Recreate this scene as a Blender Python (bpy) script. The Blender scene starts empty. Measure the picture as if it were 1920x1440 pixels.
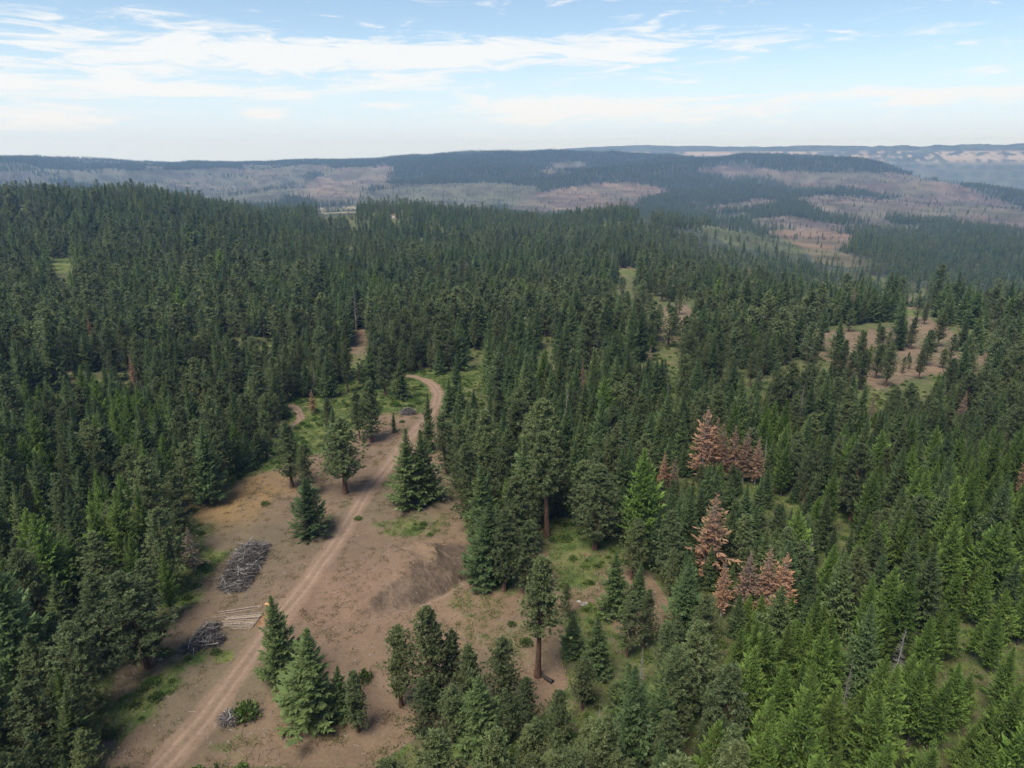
import bpy, math, time
import numpy as np
from mathutils import Vector
T0 = time.time()
SC = bpy.context.scene
COL = SC.collection
RNG = np.random.default_rng(20250)

# ------------------------------------------------------------------ camera
CAM_Z = 80.0
PITCH = math.radians(18.6)
FPX = 1280.0                       # focal length in pixels of the 1920 px wide photograph (24 mm lens)
cam = bpy.data.cameras.new('camera'); cam.lens = 24.0; cam.sensor_width = 36.0
cam.clip_start = 0.5; cam.clip_end = 80000.0
camo = bpy.data.objects.new('camera', cam); COL.objects.link(camo)
camo.location = (0, 0, CAM_Z); camo.rotation_euler = (math.pi / 2 - PITCH, 0, 0)
SC.camera = camo

# ------------------------------------------------------------------ light and exposure
SUN_EL, SUN_AZ = math.radians(60), math.radians(-142)      # azimuth clockwise from +Y: from the left, a little behind
sl = bpy.data.lights.new('sun', 'SUN'); sl.energy = 2.4; sl.angle = math.radians(30); sl.color = (1.0, 0.95, 0.88)
slo = bpy.data.objects.new('sun', sl); COL.objects.link(slo)
sd = Vector((math.cos(SUN_EL) * math.sin(SUN_AZ), math.cos(SUN_EL) * math.cos(SUN_AZ), math.sin(SUN_EL)))
slo.rotation_euler = sd.to_track_quat('Z', 'Y').to_euler(); slo.location = (0, 0, 500)
SC.view_settings.view_transform = 'Standard'; SC.view_settings.look = 'None'
SC.view_settings.gamma = 1.0; SC.view_settings.use_curve_mapping = False
SC.view_settings.exposure = 1.4
SC.cycles.max_bounces = 4; SC.cycles.diffuse_bounces = 3; SC.cycles.transmission_bounces = 3
SC.cycles.volume_bounces = 0; SC.cycles.transparent_max_bounces = 6

W = bpy.data.worlds.new('World'); SC.world = W; W.use_nodes = True
wt = W.node_tree; wt.nodes.clear()

class N:
    """small helper to write node maths"""
    def __init__(s, t): s.t = t
    def new(s, typ, **kw):
        n = s.t.nodes.new(typ)
        for k, v in kw.items(): setattr(n, k, v)
        return n
    def put(s, sock, v):
        if isinstance(v, bpy.types.NodeSocket): s.t.links.new(v, sock)
        else: sock.default_value = v
    def m(s, op, a, b=None, c=None, clamp=False):
        n = s.new('ShaderNodeMath', operation=op); n.use_clamp = clamp
        s.put(n.inputs[0], a)
        if b is not None: s.put(n.inputs[1], b)
        if c is not None: s.put(n.inputs[2], c)
        return n.outputs[0]
    def mix(s, f, a, b, blend='MIX'):
        n = s.new('ShaderNodeMix', data_type='RGBA', blend_type=blend)
        s.put(n.inputs[0], f); s.put(n.inputs[6], a); s.put(n.inputs[7], b)
        return n.outputs[2]
    def ss(s, v, lo, hi, a=0.0, b=1.0):
        n = s.new('ShaderNodeMapRange', interpolation_type='SMOOTHSTEP')
        s.put(n.inputs[0], v); n.inputs[1].default_value = lo; n.inputs[2].default_value = hi
        n.inputs[3].default_value = a; n.inputs[4].default_value = b
        return n.outputs[0]
    def noise(s, vec, scale, detail=4.0, rough=0.55, dist=0.0):
        n = s.new('ShaderNodeTexNoise')
        if vec is not None: s.put(n.inputs['Vector'], vec)
        n.inputs['Scale'].default_value = scale; n.inputs['Detail'].default_value = detail
        n.inputs['Roughness'].default_value = rough; n.inputs['Distortion'].default_value = dist
        return n.outputs[0]
    def xyz(s, x, y, z):
        n = s.new('ShaderNodeCombineXYZ'); s.put(n.inputs[0], x); s.put(n.inputs[1], y); s.put(n.inputs[2], z)
        return n.outputs[0]

w = N(wt)
sky = w.new('ShaderNodeTexSky', sky_type='NISHITA'); sky.sun_disc = False
sky.sun_elevation = SUN_EL; sky.sun_rotation = SUN_AZ
sky.altitude = 1200; sky.air_density = 1.0; sky.dust_density = 0.5; sky.ozone_density = 1.0
tc = w.new('ShaderNodeTexCoord')
sep = w.new('ShaderNodeSeparateXYZ'); wt.links.new(tc.outputs['Generated'], sep.inputs[0])
dx, dy, dz = sep.outputs
zz = w.m('MAXIMUM', dz, 0.004)
inv = w.m('DIVIDE', 1.0, w.m('ADD', zz, 0.03))
u, v = w.m('MULTIPLY', dx, inv), w.m('MULTIPLY', dy, inv)
el = w.m('MULTIPLY', w.m('ARCSINE', dz), 57.2958)
az = w.m('MULTIPLY', w.m('ARCTAN2', dx, dy), 57.2958)
# a high cloud deck: thin streaks and soft banks, drawn on a horizontal layer so they crowd towards the horizon
mid = w.noise(w.xyz(w.m('MULTIPLY', u, 0.42), w.m('MULTIPLY', v, 0.85), 7.7), 1.0, 3.0, 0.62, 0.4)
wisp = w.noise(w.xyz(w.m('MULTIPLY', az, 0.17), w.m('MULTIPLY', el, 1.15), 1.3), 1.0, 7.0, 0.66, 0.9)
def blob(px, py, rx, ry, k):
    a = math.degrees(math.atan2((px - 960) / FPX, math.cos(PITCH) - (py - 720) / FPX * math.sin(PITCH)))
    vv = -(py - 720) / FPX
    dirv = Vector(((px - 960) / FPX, math.cos(PITCH) + vv * math.sin(PITCH), -math.sin(PITCH) + vv * math.cos(PITCH))).normalized()
    e = math.degrees(math.asin(dirv.z)); a = math.degrees(math.atan2(dirv.x, dirv.y))
    n1 = w.new('ShaderNodeVectorMath', operation='MULTIPLY_ADD')      # (az, el) into the cloud's own unit circle
    w.put(n1.inputs[0], azel); n1.inputs[1].default_value = (24.0 / rx, 22.0 / ry, 0); n1.inputs[2].default_value = (-a * 24.0 / rx, -e * 22.0 / ry, 0)
    n2 = w.new('ShaderNodeVectorMath', operation='LENGTH'); w.put(n2.inputs[0], n1.outputs[0])
    return w.ss(n2.outputs['Value'], 0.0, 1.9, k, 0.0)
azel = w.xyz(az, el, 0.0)
CL = [(350, 98, 230, 34, .70), (60, 155, 180, 18, .65), (100, 225, 110, 14, .68), (480, 172, 130, 9, .6), (720, 112, 190, 20, .62),
      (800, 158, 130, 9, .62), (1080, 95, 330, 22, .65), (1010, 190, 200, 10, .5), (1130, 212, 240, 20, .6),
      (495, 212, 38, 11, .85), (690, 198, 80, 6, .5), (1580, 178, 150, 6, .5), (1880, 175, 110, 10, .6),
      (1900, 130, 70, 8, .5), (860, 266, 20, 4, .4), (1720, 190, 50, 6, .5), (340, 167, 60, 8, .45), (1230, 148, 60, 6, .35)]
acc = None
for c in CL:
    b = blob(*c); acc = b if acc is None else w.m('ADD', acc, b)
tex = w.m('ADD', w.m('MULTIPLY', wisp, 1.55), w.m('MULTIPLY', mid, 0.25))
cov = w.m('ADD', tex, w.m('MULTIPLY', acc, .55))
cloud = w.ss(cov, 0.95, 1.28)
cloud = w.m('MULTIPLY', cloud, w.ss(el, 0.3, 2.2))
bg = w.new('ShaderNodeBackground'); bg.inputs[1].default_value = 0.095
blue = w.mix(1.0, sky.outputs[0], (.63, .65, .63, 1), 'MULTIPLY')
pale = w.mix(w.ss(el, 0.0, 9.0, 0.97, 0.10), blue, (3.1, 3.6, 4.25, 1))
skycol = w.mix(w.m('MULTIPLY', cloud, 0.92), pale, (3.9, 3.96, 4.0, 1))
wt.links.new(skycol, bg.inputs[0])
wo = w.new('ShaderNodeOutputWorld'); wt.links.new(bg.outputs[0], wo.inputs[0])
W.cycles.sampling_method = 'MANUAL'; W.cycles.sample_map_resolution = 512

# ------------------------------------------------------------------ small numpy noise
_H = np.random.default_rng(7).random(65536)
def vnoise(x, y, seed=0):
    xi, yi = np.floor(x).astype(np.int64), np.floor(y).astype(np.int64)
    fx, fy = x - xi, y - yi
    fx = fx * fx * (3 - 2 * fx); fy = fy * fy * (3 - 2 * fy)
    def h(i, j): return _H[((i * 73856093) ^ (j * 19349663) ^ (seed * 83492791)) & 65535]
    a, b, c, d = h(xi, yi), h(xi + 1, yi), h(xi, yi + 1), h(xi + 1, yi + 1)
    return (a + (b - a) * fx) * (1 - fy) + (c + (d - c) * fx) * fy
def fbm(x, y, s, o=4, seed=0, g=0.5):
    r = 0; a = 1; t = 0
    for i in range(o):
        r = r + a * vnoise(x / s + 17.3 * i, y / s - 9.1 * i, seed + i); t += a; a *= g; s *= 0.5
    return r / t
def sstep(v, a, b):
    t = np.clip((v - a) / (b - a), 0, 1); return t * t * (3 - 2 * t)
def in_poly(px, py, poly):
    r = np.zeros(np.shape(px), bool); n = len(poly)
    for i in range(n):
        x0, y0 = poly[i]; x1, y1 = poly[(i + 1) % n]
        if y0 == y1: continue
        c = ((y0 > py) != (y1 > py)) & (px < (x1 - x0) * (py - y0) / (y1 - y0) + x0)
        r ^= c
    return r
def seg_dist(x, y, pts):
    """distance to a polyline, the arc parameter and the side (>0: right of it)"""
    best = np.full(np.shape(x), 1e9); par = np.zeros(np.shape(x)); side = np.zeros(np.shape(x)); L = 0
    for (x0, y0), (x1, y1) in zip(pts[:-1], pts[1:]):
        ex, ey = x1 - x0, y1 - y0; l2 = ex * ex + ey * ey; l = math.sqrt(l2)
        t = np.clip(((x - x0) * ex + (y - y0) * ey) / l2, 0, 1)
        qx, qy = x - x0 - t * ex, y - y0 - t * ey
        dd = np.hypot(qx, qy); k = dd < best
        best = np.where(k, dd, best); par = np.where(k, L + t * l, par)
        side = np.where(k, ex * (y - y0) - ey * (x - x0), side); L += l
    return best, par, np.sign(-side), L

# ------------------------------------------------------------------ the lie of the land
CP, SP = math.cos(PITCH), math.sin(PITCH)
def ray(px, py):
    u_ = (np.asarray(px, float) - 960) / FPX; v_ = -(np.asarray(py, float) - 720) / FPX
    return u_, CP + v_ * SP, -SP + v_ * CP
def project(x, y, z):
    zc = z - CAM_Z
    f = y * CP - zc * SP; up = y * SP + zc * CP
    f = np.where(f < 0.1, 0.1, f)
    return 960 + FPX * x / f, 720 - FPX * up / f
def zray(px, py, d):
    a, b, c = ray(px, py); return CAM_Z + d * c / math.hypot(a, b)
Z = zray
# surveyed profiles: bearing (given by a picture column) -> (distance, ground height)
PROF = {
 -700: [(60, 2), (300, 4), (700, 20), (1000, 30), (1500, -40), (2500, -140), (5500, 10), (8000, -60), (13000, -700), (40000, -1200)],
 0:    [(60, 1), (200, 1), (400, 3), (600, 8), (800, 20), (980, 32), (1150, 22), (1600, -60), (2600, -150), (3600, Z(0, 345, 3600)), (5600, Z(0, 311, 5600)), (6500, -20), (9000, -250), (13000, -700), (40000, -1200)],
 270:  [(60, 0), (200, 0), (400, 1), (600, 5), (780, 18), (930, 34), (1080, 26), (1500, -60), (2600, -150), (3600, Z(270, 350, 3600)), (4700, Z(270, 325, 4700)), (5600, Z(270, 309, 5600)), (6500, -20), (9000, -250), (13000, -700), (40000, -1200)],
 420:  [(60, 0), (200, 0), (400, -1), (600, 1), (800, 6), (1000, 10), (1200, -6), (1700, -80), (2600, -130), (3600, Z(420, 362, 3600)), (4700, Z(420, 330, 4700)), (5700, Z(420, 307, 5700)), (6500, 0), (9000, -250), (13000, -700), (40000, -1200)],
 510:  [(60, 0), (200, 0), (400, -3), (600, -5), (800, -8), (1000, -10), (1200, -16), (1700, -90), (2600, -125), (3600, Z(510, 364, 3600)), (4700, Z(510, 328, 4700)), (5650, Z(510, 303, 5650)), (6500, 10), (9000, -250), (13000, -700), (40000, -1200)],
 600:  [(60, 0), (200, 0), (400, -4), (600, -8), (800, -16), (1000, -16), (1150, -8), (1400, -30), (1900, -90), (2600, Z(600, 394, 2600)), (3600, Z(600, 360, 3600)), (4700, Z(600, 322, 4700)), (5600, Z(600, 300, 5600)), (6500, 20), (9000, -200), (13000, -600), (40000, -1200)],
 770:  [(60, 0), (200, 0), (400, -6), (600, -14), (800, -20), (1000, -12), (1150, -2), (1350, -40), (1900, -100), (2500, Z(770, 398, 2500)), (3600, Z(770, 362, 3600)), (4600, Z(770, 326, 4600)), (5500, Z(770, 300, 5500)), (6500, 20), (9000, -200), (13000, -600), (40000, -1200)],
 960:  [(60, 0), (200, 0), (400, -6), (600, -18), (800, -26), (1000, -28), (1200, -27), (1400, -55), (1900, -105), (2400, Z(960, 406, 2400)), (3300, Z(960, 372, 3300)), (4300, Z(960, 330, 4300)), (5300, Z(960, 294, 5300)), (6500, 10), (9000, -120), (13000, 20), (14000, 40), (20000, -300), (40000, -1200)],
 1050: [(60, 0), (200, 0), (400, -6), (600, -20), (800, -30), (1000, -34), (1200, -30), (1400, -65), (1900, -115), (2400, Z(1050, 405, 2400)), (3300, Z(1050, 368, 3300)), (4300, Z(1050, 328, 4300)), (5300, Z(1050, 296, 5300)), (6500, 10), (9000, -220), (11500, -60), (12300, 60), (13600, Z(1050, 280, 13600)), (40000, 100)],
 1170: [(60, 0), (200, 0), (400, -5), (600, -17), (800, -26), (1000, -22), (1200, -8), (1400, -60), (1900, -120), (2400, Z(1170, 400, 2400)), (3300, Z(1170, 362, 3300)), (4300, Z(1170, 326, 4300)), (5300, Z(1170, 301, 5300)), (6500, 10), (9000, -300), (11500, -60), (12300, 80), (13300, Z(1170, 271, 13300)), (40000, 150)],
 1330: [(60, 0), (200, -1), (400, -5), (600, -22), (800, -46), (950, -60), (1100, -58), (1300, -40), (1400, -45), (1700, -100), (1900, -122), (2400, Z(1330, 408, 2400)), (3300, Z(1330, 365, 3300)), (4200, Z(1330, 328, 4200)), (5200, Z(1330, 303, 5200)), (6500, -50), (9000, -350), (11300, -60), (12200, 70), (13000, Z(1330, 274, 13000)), (40000, 150)],
 1470: [(60, 0), (200, -1), (400, -6), (520, -14), (700, -48), (900, -80), (1150, -74), (1400, -69), (1500, -76), (1800, -118), (2300, Z(1470, 412, 2300)), (3200, Z(1470, 368, 3200)), (4200, Z(1470, 330, 4200)), (5000, Z(1470, 306, 5000)), (6500, -120), (9000, -400), (11200, -80), (12000, 60), (12700, Z(1470, 275, 12700)), (40000, 160)],
 1620: [(60, 0), (200, -1), (400, -5), (500, -11), (650, -48), (900, -88), (1250, -74), (1500, -74), (1750, -112), (2200, Z(1620, 428, 2200)), (3100, Z(1620, 378, 3100)), (4000, Z(1620, 338, 4000)), (4700, Z(1620, 315, 4700)), (6000, -200), (8500, -430), (11000, -120), (11900, 60), (12500, Z(1620, 275, 12500)), (40000, 180)],
 1780: [(60, 0), (200, 0), (400, -5), (500, -11), (650, -50), (900, -85), (1200, -97), (1500, -101), (1900, Z(1780, 448, 1900)), (2600, Z(1780, 415, 2600)), (3300, Z(1780, 380, 3300)), (4000, Z(1780, 350, 4000)), (5200, -230), (7500, -450), (9500, Z(1780, 350, 9500)), (11200, Z(1780, 305, 11200)), (12300, Z(1780, 273, 12300)), (40000, 190)],
 1920: [(60, 0), (200, 0), (400, -4), (500, -10), (650, -50), (900, -85), (1200, -95), (1500, -101), (1900, Z(1920, 455, 1900)), (2600, Z(1920, 425, 2600)), (3300, Z(1920, 395, 3300)), (3900, Z(1920, 378, 3900)), (5200, -280), (7000, -450), (9000, Z(1920, 362, 9000)), (10800, Z(1920, 310, 10800)), (12200, Z(1920, 271, 12200)), (40000, 200)],
 2700: [(60, 0), (200, 0), (400, -4), (600, -20), (900, -80), (1500, -100), (2500, -110), (4000, -200), (6000, -400), (9000, -150), (12000, 220), (40000, 220)],
}
LD = np.linspace(math.log(20), math.log(45000), 420)
cols_, azs_ = [], []
for pxk in sorted(PROF):
    pr = [(q, h) if q <= 6000 else (6000 + (q - 6000) * .36, CAM_Z + (h - CAM_Z) * (6000 + (q - 6000) * .36) / q) for q, h in PROF[pxk]]; azs_.append(math.atan2((pxk - 960) / FPX, 1.03))
    cols_.append(np.interp(LD, [math.log(a) for a, b in pr], [b for a, b in pr]))
AZG = np.linspace(-math.pi, math.pi, 1441)
cols_ = np.array(cols_)
fine = np.array([np.interp(AZG, azs_, cols_[:, j]) for j in range(len(LD))])          # (logd, az)
def blur(a, n, axis):
    k = np.hanning(2 * n + 3)[1:-1]; k /= k.sum()
    p = [(0, 0), (0, 0)]; p[axis] = (n, n); b = np.pad(a, p, mode='edge')
    return sum(k[i] * np.take(b, np.arange(i, i + a.shape[axis]), axis) for i in range(2 * n + 1))
fine = blur(blur(fine, 4, 0), 6, 1)
def h_base(x, y):
    d = np.maximum(np.hypot(x, y), 20.5); a = np.arctan2(x, y)
    fj = (np.log(d) - LD[0]) / (LD[1] - LD[0]); fi = (a + math.pi) / (AZG[1] - AZG[0])
    j = np.clip(fj.astype(int), 0, len(LD) - 2); i = np.clip(fi.astype(int), 0, len(AZG) - 2)
    tj, ti = np.clip(fj - j, 0, 1), fi - i
    z = (fine[j, i] * (1 - ti) + fine[j, i + 1] * ti) * (1 - tj) + (fine[j + 1, i] * (1 - ti) + fine[j + 1, i + 1] * ti) * tj
    z = z + (fbm(x, y, 45, 4, 3) - .5) * 2.0 * sstep(d, 60, 260) + (fbm(x, y, 14, 3, 5) - .5) * 0.5
    z = z + (fbm(x, y, 260, 4, 11) - .5) * 16 * sstep(d, 500, 1500)
    rid = 1 - np.abs(fbm(x, y, 1500, 5, 21) * 2 - 1)
    z = z + (rid - .72) * 210 * sstep(d, 2100, 4200) * (1 - 0.6 * sstep(d, 5000, 6200))
    rid2 = 1 - np.abs(fbm(x, y, 750, 5, 31) * 2 - 1)
    z = z + (rid2 - .72) * 260 * sstep(d, 6700, 7400) * (1 - sstep(d, 8150, 8420))
    return z
def march(px, py, hf, dmin=40, dmax=30000):
    """where the line of sight through a picture point meets the ground (a survey aid)"""
    a, b, c = ray(px, py); a, b, c = [np.atleast_1d(q).astype(float) for q in (a, b, c)]
    n = np.hypot(a, b); a, b, c = a / n, b / n, c / n
    lo = np.full(a.shape, float(dmin)); hi = np.full(a.shape, float(dmax)); done = np.zeros(a.shape, bool)
    d = lo.copy()
    while d.min() < dmax and not done.all():
        nd = d * 1.012
        below = CAM_Z + c * nd < hf(a * nd, b * nd)
        hit = below & ~done
        lo = np.where(hit, d, lo); hi = np.where(hit, nd, hi); done |= below
        d = nd
    for _ in range(18):
        m = (lo + hi) / 2; bl = CAM_Z + c * m < hf(a * m, b * m)
        hi = np.where(bl, m, hi); lo = np.where(bl, lo, m)
    return a * hi, b * hi
def W2(pts, hf=None):
    x, y = march([p[0] for p in pts], [p[1] for p in pts], hf or h_base)
    return list(zip(x.tolist(), y.tolist()))

# the dug gravel bank in the clearing
TOE = W2([(655, 1168), (690, 1152), (740, 1143), (790, 1131), (830, 1113), (865, 1091), (890, 1068), (893, 1040), (885, 1012)])
BANK = [(700, 1148), (735, 1122), (765, 1096), (792, 1066), (815, 1048), (850, 1036), (880, 1040), (889, 1066), (862, 1092), (826, 1115), (788, 1131), (742, 1142)]
def bank(x, y):
    dd, par, side, L = seg_dist(x, y, TOE)
    s = -side * dd                                   # >0 uphill (behind the toe as seen from the camera)
    env = np.sin(np.clip(par / L, 0, 1) * math.pi) ** 0.8
    up = env * 3.6 * sstep(s, 0.0, 6.5) * (1 - sstep(s, 8, 34))
    lip = env * 0.5 * np.exp(-((s + 1.6) / 1.3) ** 2) - env * 0.35 * np.exp(-((s - 0.2) / 0.9) ** 2)
    return np.where(dd < 60, up + lip, 0), s, env
_s0 = bank(np.array([W2([(770, 1080)])[0][0]]), np.array([W2([(770, 1080)])[0][1]]))[1][0]
SIGN = 1.0 if _s0 > 0 else -1.0
def face_w(par, L): return np.interp(par / L, [0, .15, .33, .44, .52, .70, .85, 1], [1.5, 3.2, 6.2, 6.0, 4.6, 9.5, 8.0, 3])
def bank_h(x, y):
    dd, par, side, L = seg_dist(x, y, TOE)
    s = -side * dd * SIGN
    env = np.sin(np.clip(par / L, 0, 1) * math.pi) ** 0.8
    wf_ = face_w(par, L)
    up = env * (2.0 + .42 * wf_) * np.clip(s / wf_, 0, 1) ** .85 * (1 - sstep(s, wf_ + 1.2, wf_ + 30)) + env * .35 * np.exp(-((s - wf_) / .9) ** 2)
    rill = env * 1.3 * (fbm(par * 1.0, s * 0.15, 2.6, 3, 91) - .5) * sstep(s, 0, 1.5) * (1 - sstep(s, wf_, wf_ + 3))
    lip = env * 0.55 * np.exp(-((s + 1.5) / 1.0) ** 2) - env * 0.5 * np.exp(-((s - 0.2) / 0.8) ** 2)
    return np.where(dd < 60, up + lip + rill, 0.0), s, env
def height(x, y):
    x = np.asarray(x, float); y = np.asarray(y, float)
    z = h_base(x, y)
    near = np.hypot(x, y) < 260
    if near.any():
        b = np.zeros_like(z); b[near] = bank_h(x[near], y[near])[0]; z = z + b
    return z
def at(px, py):
    x, y = march([px], [py], height); x, y = float(x[0]), float(y[0])
    return x, y, float(height(np.array([x]), np.array([y]))[0])

# ------------------------------------------------------------------ ground cover, mapped from the photograph
ROAD_PX = [(300, 1440), (380, 1352), (440, 1270), (490, 1202), (530, 1150), (575, 1095), (620, 1035), (650, 985), (690, 918), (725, 878), (765, 822), (800, 785), (818, 758), (822, 738), (812, 722), (795, 712), (775, 706), (740, 704)]
ROAD = W2(ROAD_PX)
TRAIL = W2([(520, 815), (545, 800), (565, 785), (560, 770), (548, 760)])
OPEN = [ # open ground of the near clearing and its glades, no trees scattered here
 [(170, 1440), (205, 1330), (215, 1250), (330, 1150), (375, 1060), (385, 960), (440, 905), (500, 870), (520, 800), (545, 760), (600, 740), (650, 712), (700, 735), (770, 700), (830, 705), (880, 690), (930, 700),
  (905, 722), (850, 730), (832, 800), (850, 900), (875, 960), (893, 1030), (905, 1100), (970, 1120), (1020, 1060), (1010, 1000), (1050, 985), (1120, 1030), (1190, 1030), (1240, 1100), (1270, 1160),
  (1180, 1210), (1110, 1130), (1060, 1150), (1050, 1220), (1075, 1290), (1020, 1345), (940, 1300), (900, 1330), (700, 1440)],
 [(1465, 652), (1500, 622), (1580, 620), (1680, 612), (1692, 560), (1738, 552), (1748, 602), (1820, 640), (1860, 668), (1830, 700), (1760, 700), (1700, 714), (1650, 735), (1612, 706), (1550, 676)],
 [(1235, 640), (1240, 575), (1290, 570), (1310, 600), (1270, 640)],
 [(650, 665), (665, 620), (690, 620), (690, 665)],
 [(80, 500), (130, 480), (160, 490), (110, 512)], [(1140, 508), (1180, 500), (1210, 512), (1180, 522)],
 [(580, 400), (600, 390), (668, 388), (668, 398)],
 [(1195, 408), (1200, 398), (1222, 398), (1222, 408)], [(733, 411), (733, 404), (743, 404), (743, 411)],
]
CLEAR = [ # far clear-cuts and meadows: picture outline, colour, scattered regrowth
 ([(540, 358), (590, 335), (640, 313), (740, 311), (746, 328), (722, 340), (740, 348), (755, 350), (700, 354), (690, 364), (650, 385), (600, 386), (560, 368)], (.30, .235, .19), .05),
 ([(690, 364), (765, 345), (830, 345), (900, 340), (960, 345), (1012, 349), (1005, 372), (950, 388), (880, 398), (800, 395), (640, 395)], (.185, .185, .115), .10),
 ([(930, 398), (1000, 361), (1060, 352), (1130, 342), (1180, 342), (1232, 350), (1268, 362), (1222, 374), (1190, 388), (1100, 405), (1000, 408)], (.29, .22, .165), .05),
 ([(1005, 321), (1030, 306), (1100, 304), (1112, 312), (1060, 322), (1020, 326)], (.22, .20, .16), .10),
 ([(1298, 313), (1380, 311), (1450, 318), (1475, 331), (1400, 331), (1310, 326)], (.25, .205, .175), .10),
 ([(1475, 335), (1560, 325), (1660, 322), (1720, 330), (1800, 345), (1850, 368), (1930, 392), (1960, 440), (1800, 425), (1755, 398), (1690, 372), (1600, 356), (1490, 347)], (.235, .185, .16), .12),
 ([(1490, 370), (1560, 365), (1620, 370), (1680, 382), (1745, 395), (1700, 406), (1600, 412), (1540, 402)], (.27, .21, .17), .08),
 ([(1288, 388), (1296, 380), (1320, 377), (1316, 389)], (.36, .30, .19), .0),
 ([(1325, 404), (1400, 398), (1404, 413), (1340, 412)], (.19, .21, .12), .05),
 ([(1400, 412), (1480, 405), (1560, 420), (1700, 432), (1560, 432), (1430, 428)], (.23, .19, .15), .18),
 ([(1268, 418), (1340, 423), (1430, 438), (1510, 458), (1500, 480), (1440, 474), (1350, 452)], (.165, .19, .085), -.14),
 ([(1430, 433), (1540, 430), (1605, 441), (1590, 458), (1545, 472), (1500, 462)], (.34, .23, .155), -.03),
 ([(1500, 462), (1560, 468), (1640, 492), (1600, 502), (1520, 490)], (.26, .23, .13), -.12),
 ([(572, 403), (600, 390), (668, 388), (676, 400)], (.50, .42, .27), .06),
 ([(1440, 322), (1700, 325), (1850, 365), (1940, 395), (1940, 446), (1700, 436), (1480, 425), (1300, 412), (1285, 396), (1480, 362)], (.23, .18, .15), .1001),
 ([(0, 322), (160, 322), (420, 315), (600, 318), (560, 352), (540, 384), (400, 384), (300, 352), (0, 348)], (.165, .165, .125), .1001),
 ([(268, 318), (300, 314), (330, 309), (272, 311)], (.30, .28, .2), .0),
 ([(230, 350), (330, 336), (420, 332), (520, 340), (470, 358), (360, 362), (260, 358)], (.20, .19, .14), .35),
 ([(140, 336), (230, 322), (330, 320), (300, 332), (200, 345)], (.17, .185, .12), .4),
 ([(420, 322), (520, 312), (630, 308), (600, 322), (500, 334)], (.22, .20, .155), .35),
]
GRASS_PX = [ # picture position, radius in metres, strength
 (690, 705, 10, 1), (620, 755, 9, 1), (600, 800, 8, 1), (640, 730, 12, 1.0), (770, 745, 9, 1), (730, 760, 7, .8), (830, 700, 9, 1), (880, 705, 9, 1), (520, 830, 10, .9), (470, 855, 8, .9), (430, 900, 7, .8),
 (400, 935, 6, .7), (360, 985, 6, .9), (345, 1070, 6, 1), (400, 1045, 3, .9), (330, 1120, 5, 1), (200, 1160, 7, 1), (300, 1285, 3.2, 1), (330, 1255, 2, .9), (245, 1335, 4, .9), (420, 1232, 1.8, 1), (365, 1235, 2.2, .9),
 (770, 990, 5, .75), (720, 995, 4, .5), (860, 1130, 3.2, .6), (790, 1150, 3.0, .55), (700, 1185, 2.6, .45), (890, 1190, 5, .5), (980, 1180, 6, .5), (1065, 1010, 7, .9), (1120, 1050, 6, .7), (1080, 1080, 6, .8), (1030, 1160, 5, .5),
 (1140, 1010, 8, 1), (1060, 1250, 5, .35), (940, 1080, 3, .8), (730, 900, 5, .6), (650, 945, 3, .5), (560, 830, 7, .8), (1700, 585, 16, .8), (1770, 640, 22, .5), (1590, 625, 18, .4), (1060, 930, 8, 1), (500, 1040, 3, .4), (520, 1095, 3, .35),
 (110, 495, 40, .9), (1180, 510, 28, .8), (470, 1340, 3, .4), (430, 1400, 5, .5), (440, 1165, 4, .4), (445, 1195, 3, .45), (560, 885, 4, .4)]
GREEN_PX = [([(560, 835), (535, 770), (600, 735), (650, 705), (700, 715), (780, 695), (900, 685), (935, 705), (850, 738), (826, 770), (800, 778), (720, 772), (640, 800), (600, 850), (530, 870), (450, 905), (395, 960), (380, 925), (500, 830)], .95),
 ([(320, 1130), (345, 1060), (385, 1020), (405, 1045), (360, 1085), (330, 1140)], .9), ([(1030, 1000), (1060, 930), (1120, 940), (1230, 1010), (1260, 1080), (1180, 1060), (1120, 1060), (1090, 1110), (1040, 1110)], .62),
 ([(195, 1350), (225, 1310), (320, 1255), (330, 1275), (270, 1340), (215, 1400)], .7), ([(690, 985), (780, 960), (860, 965), (820, 1000), (740, 1010)], .55), ([(840, 1100), (960, 1110), (1040, 1180), (1000, 1250), (900, 1200)], .42)]
GR = [(*p, g[2], g[3]) for p, g in zip(W2(GRASS_PX), GRASS_PX)]
TAN_PX = [(450, 935, 11), (510, 905, 8), (425, 960, 6), (560, 900, 4)]
TAN = [(*p, g[2]) for p, g in zip(W2(TAN_PX), TAN_PX)]
SAW = W2([(512, 1162)])[0]
ARID_PX = [(640, 1090, 13), (660, 1140, 9), (560, 1130, 6)]
ARID = [(*p, g[2]) for p, g in zip(W2(ARID_PX), ARID_PX)]

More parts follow.
